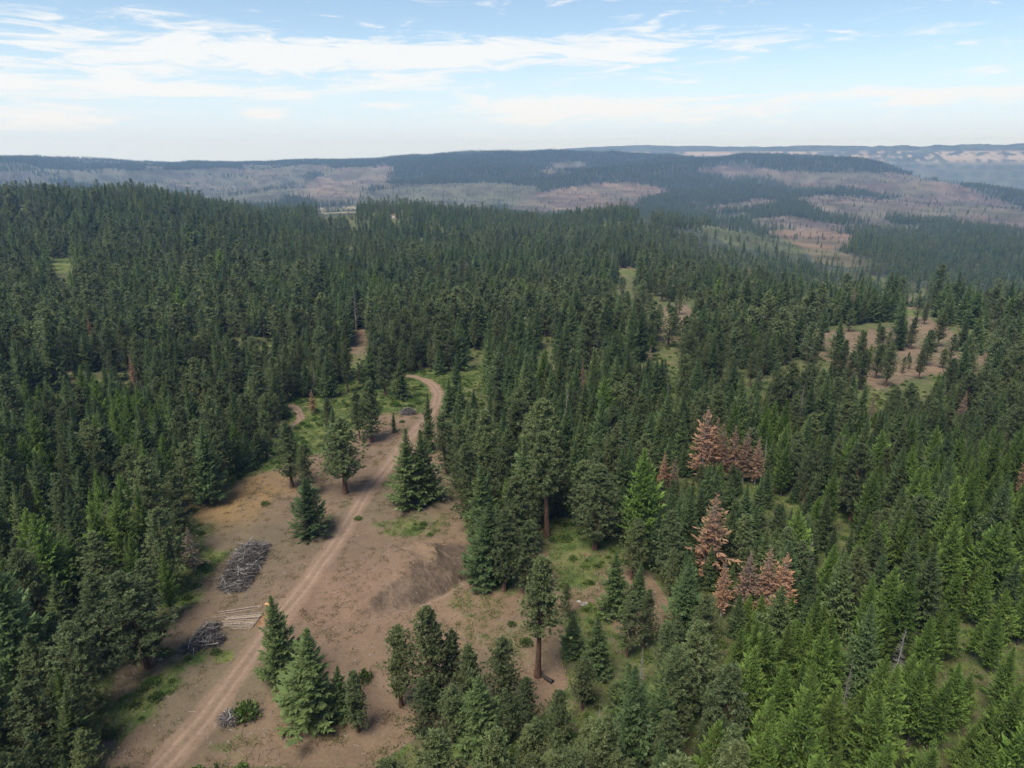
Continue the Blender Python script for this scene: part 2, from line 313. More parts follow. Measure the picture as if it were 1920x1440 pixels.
def cover(x, y, z):
    """base colour (linear) and grass amount of the ground at the given points"""
    d = np.hypot(x, y); n = len(x)
    px, py = project(x, y, z)
    n1 = fbm(x, y, 9, 4, 41); n2 = fbm(x, y, 60, 4, 43); n3 = fbm(x, y, 700, 5, 47)
    col = np.empty((n, 3)); grass = np.zeros(n)
    dirt = np.array([.153, .107, .070]); litter = np.array([.095, .075, .048]); gcol = np.array([.065, .095, .024])
    near = d < 420
    col[:] = litter * (0.75 + .5 * n2)[:, None]
    wob = 14 * (n1 - .5) + 10 * (n2 - .5)
    opn = np.zeros(n, bool)
    for p in OPEN: opn |= in_poly(px + wob * 2, py + wob, p)
    dm = (dirt[None] * (0.82 + .36 * n1)[:, None]) * np.array([1, 1, 1.0])
    dm = dm * (1 + (n2 - .5)[:, None] * np.array([.30, .18, .10]))
    ol = (.55 * sstep(fbm(x, y, 22, 4, 45), .42, .66))[:, None]
    dm = dm * (1 - ol) + np.array([.115, .100, .060]) * (.8 + .4 * n1)[:, None] * ol
    dm = dm * (1 + .15 * sstep(d, 220, 320))[:, None]
    col[opn] = dm[opn]
    # mottled grass between
    k = near
    g = np.zeros(n)
    for gx, gy, r, s in GR:
        q = np.hypot(gx, gy); r = r * (1.15 + .7 * sstep(q, 130, 190)); g = np.maximum(g, s * np.exp(-(((x - gx) ** 2 + (y - gy) ** 2) / (r * r)) ** 1.3))
    g = np.where(opn, np.maximum(g, .34 * sstep(n2, .40, .65)), np.maximum(g * .9, .62))
    for p, a_ in GREEN_PX: g = np.where(near & in_poly(px + wob * 1.5, py + wob, p), np.maximum(g, a_ * (.55 + .9 * n1)), g)
    grass = np.clip(g, 0, 1)
    for gx, gy, r in TAN:
        f = np.exp(-((x - gx) ** 2 + (y - gy) ** 2) / (r * r)) * sstep(n1, .3, .6)
        col = col * (1 - f[:, None]) + np.array([.20, .13, .055]) * f[:, None]; grass = grass * (1 - .7 * f)
    for gx, gy, r in ARID:
        f = .7 * np.exp(-((x - gx) ** 2 + (y - gy) ** 2) / (r * r))
        col = col * (1 - f[:, None]) + np.array([.180, .116, .078]) * f[:, None]; grass = grass * (1 - .9 * f)
    f = np.exp(-(((x - SAW[0]) / 2.4) ** 2 + ((y - SAW[1]) / 2.2) ** 2) ** 1.2) * sstep(fbm(x, y, 1.3, 3, 77), .22, .5)
    col = col * (1 - f[:, None]) + np.array([.42, .19, .065]) * f[:, None]; grass = grass * (1 - f)
    # gravel face
    nb = d < 200
    if nb.any():
        bh, s, env = bank_h(x[nb], y[nb]); dd_, par_, sd_, L_ = seg_dist(x[nb], y[nb], TOE); wf_ = face_w(par_, L_)
        ril = fbm(par_, s * .14, 1.9, 3, 91)  # slope shading painted into the gravel colour as darker streaks down the face
        inb = in_poly(px[nb] + wob[nb] * .6, py[nb] + wob[nb] * .4, BANK).astype(float)
        gl = sstep(s, -.1, .25) * (1 - sstep(s + 3.0 * (fbm(x[nb], y[nb], 4, 3, 81) - .5) - wf_, -1.2, .3)) * sstep(env, .18, .5)
        gl = np.maximum(gl, inb * .55 * sstep(s, -.1, .3)) * (0.62 + .8 * sstep(fbm(x[nb], y[nb], 2.2, 4, 83), .3, .6)).clip(0, 1)
        c = col[nb]; peb = .6 + .8 * vnoise(x[nb] * 3.1, y[nb] * 3.1, 85)
        c = c * (1 - gl[:, None]) + np.array([.105, .076, .053]) * (peb * (.55 + .9 * ril))[:, None] * gl[:, None]
        lipm = env * np.exp(-((s + 1.2) / .5) ** 2) * .7
        c = c * (1 - lipm[:, None]) + np.array([.25, .18, .135]) * lipm[:, None]
        col[nb] = c; grass[nb] *= (1 - gl)
    # two-track road wear
    if near.any():
        for pts, hw in ((ROAD, 2.0), (TRAIL, 1.0)):
            dd, par, side, L = seg_dist(x[near], y[near], pts)
            wv = (fbm(par, dd * 0, 7, 2, 61) - .5) * .7
            e = np.abs(dd + wv * .4)
            body = 1 - sstep(e + (n1[near] - .5) * 1.6, hw * .8, hw * 1.35)
            rut = np.exp(-((np.abs(dd) - .85 - wv * .25) / .33) ** 2)
            c = col[near]; c = c * (1 - .75 * body[:, None]) + np.array([.215, .146, .102]) * .75 * body[:, None]
            c = c * (1 - .55 * (rut * body)[:, None]) + np.array([.36, .255, .185]) * .45 * (rut * body)[:, None]
            mid_ = np.exp(-(dd / .35) ** 2) * body * .3
            c = c * (1 - mid_[:, None]) + np.array([.16, .115, .08]) * mid_[:, None]
            col[near] = c; grass[near] *= (1 - .95 * body)
    # the far country
    far = d > 1100
    base = np.array([.045, .055, .038])[None] * (0.8 + .5 * n2)[:, None]
    scrub = np.array([.15, .15, .095])[None] * (0.7 + .6 * n1)[:, None]
    ff = np.zeros(n)
    ff = sstep(fbm(x, y, 420, 4, 53), .50, .62) * sstep(d, 1500, 2600) * .55 * (px < 700)
    fc = base * (1 - ff[:, None]) + scrub * ff[:, None]
    col = np.where(far[:, None], fc, col); grass = np.where(far, 0.0, grass)
    wobf = (fbm(x, y, 180, 4, 55) - .5); mos = fbm(x, y, 330, 4, 111) > .50
    for poly, c, rg_ in CLEAR:
        i = (d > (650 if rg_ < 0 else 1100)) & (d < 6500) & in_poly(px + 26 * wobf, py + 7 * wobf, poly)
        if rg_ == .1001: i = i & mos
        t = (fbm(x[i], y[i], 90, 4, 57))[:, None]
        gg = sstep(fbm(x[i], y[i], 240, 4, 59), .42, .62)[:, None]
        st_ = sstep(fbm(x[i] + y[i] * .4, y[i], 55, 4, 58), .38, .62)[:, None]
        col[i] = (np.array(c) * .47 * (.45 + 1.0 * t) * (1 - gg * .55) + np.array([.075, .085, .05]) * gg * .55) * (.72 + .5 * st_)
    # canyon wall: forest with bands of pale broken rock
    wl = d > 6900
    if wl.any():
        xx, yy, zz_ = x[wl], y[wl], z[wl]
        r = .60 * fbm(np.arctan2(xx, yy) * 7600, zz_ * 2.2, 52, 4, 65, .62) + .40 * fbm(xx, yy, 420, 3, 66); band = .5 + .5 * np.sin(zz_ / 9 + 4 * fbm(xx, yy, 600, 3, 67))
        a = np.arctan2(xx, yy)
        rock = sstep(r + .09 * band + .09 * sstep(-a, -.5, -.05), .56, .63) * (1 - sstep(zz_, 98, 118)) * (.15 + .85 * sstep(zz_, -20, 45)) * .95
        c = np.array([.05, .065, .05]) * (.5 + 1.1 * fbm(xx, yy, 90, 4, 69))[:, None] * (1 - rock[:, None]) + np.array([.27, .235, .195]) * rock[:, None]
        col[wl] = c
    return np.clip(col, .004, .9), np.clip(grass, 0, 1)

# ------------------------------------------------------------------ mesh and material helpers
def mesh_np(name, verts, quads=None, tris=None, mats=(), attrs=None, midx=None, smooth=False):
    me = bpy.data.meshes.new(name)
    verts = np.asarray(verts, np.float32); nq = 0 if quads is None else len(quads); nt = 0 if tris is None else len(tris)
    me.vertices.add(len(verts)); me.vertices.foreach_set('co', verts.ravel())
    li = []
    if nq: li.append(np.asarray(quads, np.int32).ravel())
    if nt: li.append(np.asarray(tris, np.int32).ravel())
    if li:
        li = np.concatenate(li); me.loops.add(len(li)); me.loops.foreach_set('vertex_index', li)
        tot = np.concatenate([np.full(nq, 4, np.int32), np.full(nt, 3, np.int32)])
        st = np.concatenate([[0], np.cumsum(tot)[:-1]]).astype(np.int32)
        me.polygons.add(nq + nt); me.polygons.foreach_set('loop_start', st); me.polygons.foreach_set('loop_total', tot)
        if midx is not None: me.polygons.foreach_set('material_index', np.asarray(midx, np.int32))
        me.polygons.foreach_set('use_smooth', np.full(nq + nt, smooth))
    for m in mats: me.materials.append(m)
    for k, (typ, arr) in (attrs or {}).items():
        at_ = me.attributes.new(k, typ, 'POINT')
        key = {'FLOAT': 'value', 'INT': 'value', 'FLOAT_COLOR': 'color', 'FLOAT_VECTOR': 'vector'}[typ]
        at_.data.foreach_set(key, np.asarray(arr, np.int32 if typ == 'INT' else np.float32).ravel())
    me.update(calc_edges=True); me.validate()
    return me
def link(name, data, parent=None, **props):
    o = bpy.data.objects.new(name, data); COL.objects.link(o); o.parent = parent
    for k, v_ in props.items(): o[k] = v_
    return o
def mat(name):
    m = bpy.data.materials.new(name); m.use_nodes = True; t = m.node_tree; t.nodes.clear()
    n = N(t); out = n.new('ShaderNodeOutputMaterial')
    b = n.new('ShaderNodeBsdfPrincipled'); b.inputs['Roughness'].default_value = .85
    b.inputs['Specular IOR Level'].default_value = .2
    t.links.new(b.outputs[0], out.inputs[0])
    return m, n, b, out

def ground_mat():
    m, n, b, out = mat('ground')
    co = n.new('ShaderNodeNewGeometry').outputs['Position']
    ca = n.new('ShaderNodeAttribute', attribute_name='col').outputs['Color']
    ga = n.new('ShaderNodeAttribute', attribute_name='grass').outputs['Fac']
    f1 = n.noise(co, 1.9, 5, .65); f2 = n.noise(co, .33, 4, .6); f3 = n.noise(co, 9.0, 3, .7)
    k = n.m('ADD', n.m('MULTIPLY', f1, .62), n.m('ADD', n.m('MULTIPLY', f3, .52), n.m('MULTIPLY', f2, .42)))
    base = n.mix(1.0, ca, n.xyz(k, k, k), 'MULTIPLY')
    base = n.mix(.5, base, n.mix(1.0, base, (1.35, 1.3, 1.25, 1), 'MULTIPLY'))
    # scattered pale straw and stones
    st = n.ss(n.noise(co, 3.3, 2, .5), .66, .74)
    base = n.mix(n.m('MULTIPLY', st, .35), base, (.22, .175, .12, 1))
    dk = n.ss(n.noise(co, 1.1, 3, .6), .60, .70)
    base = n.mix(n.m('MULTIPLY', dk, .35), base, (.075, .06, .045, 1))
    gn = n.m('ADD', n.m('MULTIPLY', n.noise(co, .55, 5, .65), .75), n.m('MULTIPLY', n.noise(co, 2.6, 3, .6), .35))
    gf = n.ss(n.m('ADD', gn, n.m('MULTIPLY', ga, .75)), .86, 1.12)
    gcol = n.mix(n.ss(n.noise(co, .22, 3, .5), .35, .65), (.065, .112, .022, 1), (.150, .165, .048, 1))
    gcol = n.mix(1.0, gcol, n.xyz(k, k, k), 'MULTIPLY')
    c = n.mix(n.m('MULTIPLY', gf, .9), base, gcol)
    n.put(b.inputs['Base Color'], c); b.inputs['Roughness'].default_value = .95
    bp = n.new('ShaderNodeBump'); bp.inputs['Strength'].default_value = .5; bp.inputs['Distance'].default_value = .25
    n.put(bp.inputs['Height'], n.m('ADD', f1, n.m('MULTIPLY', f3, .5))); n.t.links.new(bp.outputs[0], b.inputs['Normal'])
    return m
M_GROUND = ground_mat()

def leaf_mat(name, col, col2, trans=.42, var=.28):
    m, n, b, out = mat(name)
    rnd = n.new('ShaderNodeObjectInfo').outputs['Random']
    ti = n.new('ShaderNodeAttribute', attribute_name='tint').outputs['Fac']
    c = n.mix(rnd, (*col, 1), (*col2, 1))
    r2 = n.m('FRACT', n.m('MULTIPLY', rnd, 7.31))
    k = n.m('MULTIPLY', ti, n.m('ADD', 1 - var, n.m('MULTIPLY', r2, 2 * var)))
    c = n.mix(1.0, c, n.xyz(k, k, k), 'MULTIPLY')
    n.put(b.inputs['Base Color'], c); b.inputs['Roughness'].default_value = .6; b.inputs['Specular IOR Level'].default_value = .25
    tr = n.new('ShaderNodeBsdfTranslucent'); n.put(tr.inputs[0], c)
    mx = n.new('ShaderNodeMixShader'); mx.inputs[0].default_value = trans
    n.t.links.new(b.outputs[0], mx.inputs[1]); n.t.links.new(tr.outputs[0], mx.inputs[2]); n.t.links.new(mx.outputs[0], out.inputs[0])
    return m
M_PINE = leaf_mat('pine_needles', (.132, .168, .070), (.160, .186, .072))
M_FIR = leaf_mat('fir_needles', (.092, .142, .050), (.124, .164, .054))
M_LARCH = leaf_mat('larch_needles', (.125, .200, .038), (.160, .228, .046), .45)
M_RUST = leaf_mat('dead_needles', (.32, .160, .078), (.23, .145, .092), .2)
M_DYING = leaf_mat('dying_needles', (.125, .098, .058), (.125, .098, .058), .25)
M_GREY = leaf_mat('bare_twigs', (.095, .082, .072), (.125, .108, .095), .0)
M_BUSH = leaf_mat('bush_leaves', (.075, .128, .024), (.130, .172, .040), .35)
def bark_mat(name, c0, c1, sc=(6, 6, 1.2)):
    m, n, b, out = mat(name)
    tcn = n.new('ShaderNodeTexCoord'); mp = n.new('ShaderNodeMapping'); n.t.links.new(tcn.outputs['Object'], mp.inputs[0]); mp.inputs['Scale'].default_value = sc
    f = n.noise(mp.outputs[0], 1.0, 5, .65)
    rnd = n.new('ShaderNodeObjectInfo').outputs['Random']
    c = n.mix(n.ss(f, .35, .65), (*c0, 1), (*c1, 1))
    k = n.m('ADD', .75, n.m('MULTIPLY', rnd, .5)); c = n.mix(1.0, c, n.xyz(k, k, k), 'MULTIPLY')
    n.put(b.inputs['Base Color'], c); b.inputs['Roughness'].default_value = .9
    bp = n.new('ShaderNodeBump'); bp.inputs['Strength'].default_value = .6; bp.inputs['Distance'].default_value = .05
    n.put(bp.inputs['Height'], f); n.t.links.new(bp.outputs[0], b.inputs['Normal'])
    return m
M_BARKP = bark_mat('pine_bark', (.05, .033, .025), (.16, .088, .055))
M_BARKF = bark_mat('fir_bark', (.045, .037, .032), (.11, .09, .075))
M_BARKG = bark_mat('weathered_wood', (.13, .12, .11), (.30, .275, .25))
M_LOGB = bark_mat('log_bark', (.07, .052, .043), (.36, .29, .24), (9, 9, .8))
M_LOGG = bark_mat('peeled_log', (.11, .085, .06), (.37, .29, .205), (12, 12, .6))
M_CHAR = bark_mat('charred_bark', (.018, .015, .013), (.06, .048, .04))
M_CUT = bark_mat('fresh_cut_wood', (.55, .26, .12), (.68, .40, .22), (5, 5, 5))
M_CUTG = bark_mat('old_cut_wood', (.30, .26, .22), (.48, .42, .36), (5, 5, 5))
M_ROCK = bark_mat('rock', (.17, .15, .135), (.36, .33, .30), (2, 2, 2))

# ------------------------------------------------------------------ terrain sheet, reaching the horizon all round
aa = np.concatenate([np.linspace(-math.pi, math.radians(-62), 60)[:-1], np.linspace(math.radians(-62), math.radians(-42), 60)[:-1],
                     np.linspace(math.radians(-42), math.radians(42), 620)[:-1], np.linspace(math.radians(42), math.radians(62), 60)[:-1], np.linspace(math.radians(62), math.pi, 61)[:-1]])
rr = np.concatenate([np.linspace(4, 62, 26)[:-1], np.exp(np.linspace(math.log(62), math.log(190), 370))[:-1], np.exp(np.linspace(math.log(190), math.log(300), 75))[:-1], np.exp(np.linspace(math.log(300), math.log(6700), 235))[:-1], np.linspace(6700, 8600, 110)[:-1], np.linspace(8600, 9600, 8)])
NA, NR = len(aa), len(rr)
RR, AA = np.meshgrid(rr, aa, indexing='ij')
X, Y = (RR * np.sin(AA)).ravel(), (RR * np.cos(AA)).ravel()
Zt = height(X, Y)
colr, grs = cover(X, Y, Zt)
idx = np.arange(NA * NR).reshape(NR, NA)
i0, i1 = idx[:-1], idx[1:]
quads = np.stack([i0, np.roll(i0, -1, 1), np.roll(i1, -1, 1), i1], -1).reshape(-1, 4)[:, ::-1]
V = np.stack([X, Y, Zt], 1); V = np.vstack([V, [[0, 0, float(Zt[:NA].mean())]]])
c0 = len(V) - 1
fan = np.stack([np.full(NA, c0), np.roll(idx[0], -1), idx[0]], 1)
colr = np.vstack([colr, colr[:1]]); grs = np.append(grs, grs[0])
me = mesh_np('terrain', V, quads, fan, [M_GROUND], {'col': ('FLOAT_COLOR', np.hstack([colr, np.ones((len(colr), 1))])), 'grass': ('FLOAT', grs)}, smooth=True)
link('terrain', me, kind='structure')

# dirt road: a worn strip laid over the ground, rutted
def strip(name, pts, hw, nl, step):
    P = np.array(pts); seg = np.hypot(*np.diff(P, axis=0).T); s = np.concatenate([[0], np.cumsum(seg)])
    # smooth by Catmull-like resampling
    ts = np.arange(0, s[-1], step)
    q = np.stack([np.interp(ts, s, P[:, 0]), np.interp(ts, s, P[:, 1])], 1)
    k = np.hanning(2 * int(5 / step) + 3)[1:-1]; k /= k.sum(); n_ = len(k) // 2
    q = np.stack([np.convolve(np.pad(q[:, i], n_, mode='reflect', reflect_type='odd'), k, 'valid') for i in range(2)], 1)
    t = np.gradient(q, axis=0); t /= np.hypot(t[:, 0], t[:, 1])[:, None]; nrm = np.stack([t[:, 1], -t[:, 0]], 1)
    return q, nrm, ts
def build_road(name, pts, hw):
    q, nrm, ts = strip(name, pts, hw, 0, .5)
    lat = np.linspace(-hw * 1.5, hw * 1.5, 33)
    PX = q[:, None, 0] + nrm[:, None, 0] * lat[None]; PY = q[:, None, 1] + nrm[:, None, 1] * lat[None]
    x, y = PX.ravel(), PY.ravel(); z = height(x, y); c, g = cover(x, y, z)
    LT = np.tile(lat, len(q)); TT = np.repeat(ts, len(lat))
    edge = 1 - sstep(np.abs(LT), hw * 1.1, hw * 1.5)
    rut = np.exp(-((np.abs(LT) - .85) / .35) ** 2)
    z = z + .012 + edge * (.03 - .11 * rut * (.6 + .8 * vnoise(TT / 4, LT * 0, 5)) + .05 * (fbm(x, y, 1.2, 3, 15) - .5))
    z = np.where(np.abs(LT) > hw * 1.45, z - .06, z)
    n1, n2 = len(q), len(lat); ii = np.arange(n1 * n2).reshape(n1, n2)
    qd = np.stack([ii[:-1, :-1], ii[:-1, 1:], ii[1:, 1:], ii[1:, :-1]], -1).reshape(-1, 4)[:, ::-1]
    m_ = mesh_np(name, np.stack([x, y, z], 1), qd, None, [M_GROUND], {'col': ('FLOAT_COLOR', np.hstack([c, np.ones((len(c), 1))])), 'grass': ('FLOAT', g)}, smooth=True)
    return link(name, m_, kind='structure')
build_road('dirt_road', ROAD, 2.0)
build_road('dirt_path', TRAIL, 1.0)
print('terrain', time.time() - T0)

# ------------------------------------------------------------------ tree shapes (about 20 m tall at scale 1)
def norm(a): return a / np.maximum(np.linalg.norm(a, axis=-1, keepdims=True), 1e-6)
def diamonds(p, d, wv, tint):
    """needle sprays: p base, d length vector, wv half-width vector"""
    n = len(p)
    v_ = np.stack([p, p + d * .45 + wv, p + d, p + d * .45 - wv], 1).reshape(-1, 3)
    return v_, np.arange(4 * n).reshape(n, 4), np.repeat(tint, 4)
def prism(a, b, ra, rb, k=3):
    """tapered sticks a->b as k-sided tubes"""
    a, b = np.asarray(a, float), np.asarray(b, float); n = len(a)
    t = norm(b - a); ref = np.where(np.abs(t[:, 2:3]) > .9, [[1., 0, 0]], [[0, 0, 1.]]); s1 = norm(np.cross(t, ref)); s2 = np.cross(t, s1)
    an = np.arange(k) * 2 * math.pi / k
    off = s1[:, None] * np.cos(an)[None, :, None] + s2[:, None] * np.sin(an)[None, :, None]
    va = a[:, None] + off * np.asarray(ra, float).reshape(-1, 1, 1); vb = b[:, None] + off * np.asarray(rb, float).reshape(-1, 1, 1)
    v_ = np.concatenate([va, vb], 1).reshape(-1, 3)
    base = (np.arange(n) * 2 * k)[:, None, None]; j = np.arange(k); jn = (j + 1) % k
    q = np.stack([j, jn, jn + k, j + k], 1)[None] + base
    return v_, q.reshape(-1, 4)
def trunk_mesh(rg, H, r0, sides=7, lean=.25):
    n = 7; zs = np.linspace(-.6, H * .97, n); c = np.cumsum(rg.normal(0, lean * .4, (n, 2)), 0) * (zs / H)[:, None] * .35
    P = np.column_stack([c, zs]); r = r0 * np.clip(1 - zs / H, .03, 1) ** .85; r[0] *= 1.35
    v_, q = [], []
    an = np.arange(sides) * 2 * math.pi / sides
    for i in range(n): v_.append(np.column_stack([P[i, 0] + r[i] * np.cos(an), P[i, 1] + r[i] * np.sin(an), np.full(sides, P[i, 2])]))
    ii = np.arange(n * sides).reshape(n, sides)
    qd = np.stack([ii[:-1], np.roll(ii[:-1], -1, 1), np.roll(ii[1:], -1, 1), ii[1:]], -1).reshape(-1, 4)
    return np.vstack(v_), qd, lambda z_: np.column_stack([np.interp(z_, zs, P[:, 0]), np.interp(z_, zs, P[:, 1])])
def make_tree(kind, seed, lod=0):
    """returns trunk (verts, quads), crown (verts, quads, tint)"""
    rg = np.random.default_rng(seed); H = 20.0
    f = {0: 1.0, 1: .30, 2: .07}[lod]; wmul = {0: 1.0, 1: 1.75, 2: 3.4}[lod]
    r0 = {'pine': .36, 'fir': .32, 'larch': .26, 'rust': .27, 'snag': .24, 'tallpine': .40, 'young': .45}[kind]
    tv, tq, axis = trunk_mesh(rg, H, r0, 7 if lod == 0 else 4)
    if kind in ('pine', 'tallpine'): zb, R = (H * rg.uniform(.10, .22), rg.uniform(3.7, 4.6)) if kind == 'pine' else (H * rg.uniform(.34, .42), rg.uniform(2.9, 3.3))
    elif kind == 'fir': zb, R = H * rg.uniform(.05, .10), rg.uniform(4.2, 5.4)
    elif kind == 'young': zb, R = H * .02, rg.uniform(6.3, 7.2)
    elif kind == 'larch': zb, R = H * rg.uniform(.10, .18), rg.uniform(3.7, 4.6)
    elif kind == 'rust': zb, R = H * rg.uniform(.12, .2), rg.uniform(3.6, 4.4)
    else: zb, R = H * .12, rg.uniform(1.9, 2.4)
    nb = {'pine': 230, 'tallpine': 190, 'fir': 300, 'young': 330, 'larch': 290, 'rust': 210, 'snag': 130}[kind]
    nb = int(nb * (1 if lod == 0 else .6 if lod == 1 else .30))
    t = (np.arange(nb) + rg.random(nb)) / nb                       # 0 crown base .. 1 tip
    if kind in ('pine', 'tallpine'):
        t = 1 - (1 - t) ** 1.08; prof = np.clip((1 - t) ** .54 * np.minimum(1, .50 + 1.9 * t), .05, 1)
        prof = prof * (.80 + .4 * vnoise(t * 5, t * 0 + seed, 3))
    elif kind in ('fir', 'young'): t = 1 - (1 - t) ** 1.15; prof = (1 - t) ** .82 * .97 + .025; prof = np.where(t < .12, prof * (.75 + 2 * t), prof)
    elif kind == 'larch': t = 1 - (1 - t) ** 1.1; prof = np.clip((1 - t) ** .70 * np.minimum(1, .45 + 2.6 * t), .03, 1)
    else: prof = np.clip((1 - t) ** .8 * np.minimum(1, .55 + 2 * t), .04, 1)
    zz_ = zb + (H - zb) * t * .985
    ph = rg.random(nb) * 2 * math.pi + np.arange(nb) * 2.39996 * .3
    if kind in ('fir', 'young', 'larch', 'rust'): ph = np.arange(nb) * 2.39996 + rg.normal(0, .35, nb)
    L = R * prof * rg.uniform(.72, 1.12, nb) * (1 + .16 * np.sin(ph + seed))
    if kind in ('pine', 'tallpine'): L *= rg.uniform(.7, 1.12, nb)
    slope = {'pine': .10 + .55 * t, 'tallpine': .0 + .6 * t, 'fir': -.30 + .75 * t, 'young': -.12 + .7 * t, 'larch': .14 + .75 * t ** 1.2, 'rust': -.22 + .6 * t, 'snag': -.15 + .5 * t}[kind] + rg.normal(0, .16, nb)
    L = L * (.72 + .56 * vnoise(ph * .9 + seed, t * 7, seed)) * np.where(rg.random(nb) < .07, .45, 1)      # uneven outline, short limbs
    if kind == 'rust': L = L * rg.uniform(.65, 1.1, nb)
    hd = np.column_stack([np.cos(ph), np.sin(ph), np.zeros(nb)])
    o = np.column_stack([axis(zz_), zz_])
    D = norm(hd + np.column_stack([np.zeros((nb, 2)), slope]))
    tip_up = {'fir': .10, 'young': .12, 'larch': .12, 'rust': .06, 'pine': .16, 'tallpine': .12, 'snag': .05}[kind]
    sag = {'fir': -.16, 'young': -.05, 'larch': -.05, 'rust': -.12, 'pine': -.05, 'tallpine': -.08, 'snag': -.1}[kind]
    def on(s, j):                                                   # point on branch j at fraction s
        return o[j] + D[j] * (L[j] * s)[:, None] + np.column_stack([np.zeros((len(s), 2)), L[j] * (sag * np.sin(s * math.pi) + tip_up * s * s)])
    up = np.array([0, 0, 1.0])
    vs, qs, ts = [], [], []
    def add(v_, q, tn):
        k = sum(len(a) for a in vs); vs.append(v_); qs.append(q + k); ts.append(tn)
    if kind in ('fir', 'young', 'larch', 'rust'):
        k = {'fir': 12, 'young': 15, 'larch': 14, 'rust': 10}[kind]
        k = max(2, int(round(k * (1 if lod == 0 else .55 if lod == 1 else .3))))
        for side in (-1, 1):
            j = np.repeat(np.arange(nb), k); s = np.tile((np.arange(k) + .35) / k, nb) * .92 + .06 + rg.normal(0, .03, nb * k)
            s = np.clip(s, .05, 1)
            p = on(s, j); lat = np.cross(D[j], up) * side
            dv = D[j] * rg.uniform(.35, .9, (nb * k, 1)) + lat * rg.uniform(.5, 1.0, (nb * k, 1)) + up * rg.normal(-.08 if kind != 'larch' else .16, .75 if kind == 'larch' else .42, (nb * k, 1))
            ln = (np.clip(L[j] * (.62 - .38 * s), .28, 1.5) * rg.uniform(.7, 1.25, nb * k))
            ln *= {'larch': .55, 'fir': .66, 'young': .50, 'rust': .7}[kind]
            dv = norm(dv) * ln[:, None]
            wd = norm(np.cross(dv, up + rg.normal(0, .55, (nb * k, 3)))) * (ln * ({'fir': .20, 'young': .20, 'larch': .19, 'rust': .15}[kind]) * wmul)[:, None]
            tint = rg.uniform(.78, 1.18, nb * k) * (.9 + .24 * s)
            if kind == 'rust':
                m_ = (rg.random(len(p)) < .66) & (vnoise(p[:, 0] * .8 + seed, p[:, 2] * .8, 3) > .28); p, dv, wd, tint = p[m_], dv[m_], wd[m_], tint[m_]
            add(*diamonds(p, dv, wd, tint))
        j = np.arange(nb); p = on(np.full(nb, .70), j); dv = on(np.full(nb, 1.12), j) - p
        wd = norm(np.cross(dv, up)) * (np.linalg.norm(dv, axis=1) * (.17 if lod == 0 else .30))[:, None]
        add(*diamonds(p, dv, wd, rg.uniform(.95, 1.4, nb)))
        n_ = 10 if lod < 2 else 4                                    # leader
        p = np.column_stack([axis(np.full(n_, H * .94)), np.linspace(H * .9, H * .985, n_)])
        dv = norm(np.column_stack([rg.normal(0, 1, (n_, 2)), np.full(n_, .9)])) * rg.uniform(.35, .7, (n_, 1))
        add(*diamonds(p, dv, norm(np.cross(dv, rg.normal(0, 1, (n_, 3)))) * .09 * wmul, rg.uniform(1, 1.3, n_)))
    elif kind in ('pine', 'tallpine'):
        nc = {0: 6, 1: 4, 2: 2}[lod]; nn = {0: 14, 1: 4, 2: 3}[lod]
        j = np.repeat(np.arange(nb), nc); s = np.tile(np.linspace(.30, 1.0, nc), nb) + rg.normal(0, .05, nb * nc)
        c = on(np.clip(s, .2, 1.05), j) + rg.normal(0, .20, (nb * nc, 3)) * np.clip(L[j], .5, 2.2)[:, None] * .55
        ctint = rg.uniform(.84, 1.14, nb * nc)
        p = np.repeat(c, nn, 0); m_ = len(p)
        dv = norm(rg.normal(0, 1, (m_, 3)) + up * .45 + np.repeat(D[j], nn, 0) * .5) * rg.uniform(.32, .62, (m_, 1)) * (1 if lod == 0 else 1.3)
        wd = norm(np.cross(dv, rg.normal(0, 1, (m_, 3)))) * rg.uniform(.045, .088, (m_, 1)) * wmul * (1.15 if lod == 0 else 1.5)
        add(*diamonds(p - dv * .25, dv, wd, np.repeat(ctint, nn) * rg.uniform(.85, 1.15, m_)))
    cv, cq, ct = (np.vstack(vs), np.vstack(qs), np.concatenate(ts)) if vs else (np.zeros((0, 3)), np.zeros((0, 4), int), np.zeros(0))
    # branch sticks belong to the trunk mesh
    if lod == 0 or kind in ('rust', 'snag') and lod == 1:
        j = np.arange(nb) if kind in ('rust', 'snag') else np.arange(0, nb, 2)
        a = on(np.zeros(len(j)), j); m1 = on(np.full(len(j), .5), j); e = on(np.full(len(j), .95), j)
        rb = .016 * L[j] + .018
        for A, B, ra, rb_ in ((a, m1, rb, rb * .7), (m1, e, rb * .7, rb * .2)):
            v_, q = prism(A, B, ra, rb_); tq = np.vstack([tq, q + len(tv)]); tv = np.vstack([tv, v_])
        if kind == 'snag':
            k = 5; jj = np.repeat(j, k); s = np.tile(np.linspace(.3, .9, k), nb); p = on(s, jj)
            dv = norm(D[jj] + np.cross(D[jj], up) * rg.choice([-1, 1], (len(jj), 1)) * .8 + rg.normal(0, .25, (len(jj), 3))) * (L[jj] * .35)[:, None]
            v_, q = prism(p, p + dv, np.full(len(p), .02), np.full(len(p), .006)); tq = np.vstack([tq, q + len(tv)]); tv = np.vstack([tv, v_])
    return (tv, tq), (cv, cq, ct)
LEAF = {'pine': M_PINE, 'tallpine': M_PINE, 'fir': M_FIR, 'young': M_FIR, 'larch': M_LARCH, 'rust': M_RUST, 'snag': M_GREY}
BARK = {'pine': M_BARKP, 'tallpine': M_BARKP, 'fir': M_BARKF, 'young': M_BARKF, 'larch': M_BARKF, 'rust': M_BARKG, 'snag': M_BARKG}
NVAR = {'pine': 7, 'tallpine': 2, 'fir': 7, 'young': 1, 'larch': 6, 'rust': 5, 'snag': 2}
PARTS = {}                                    # (kind, variant) -> trunk mesh, crown mesh
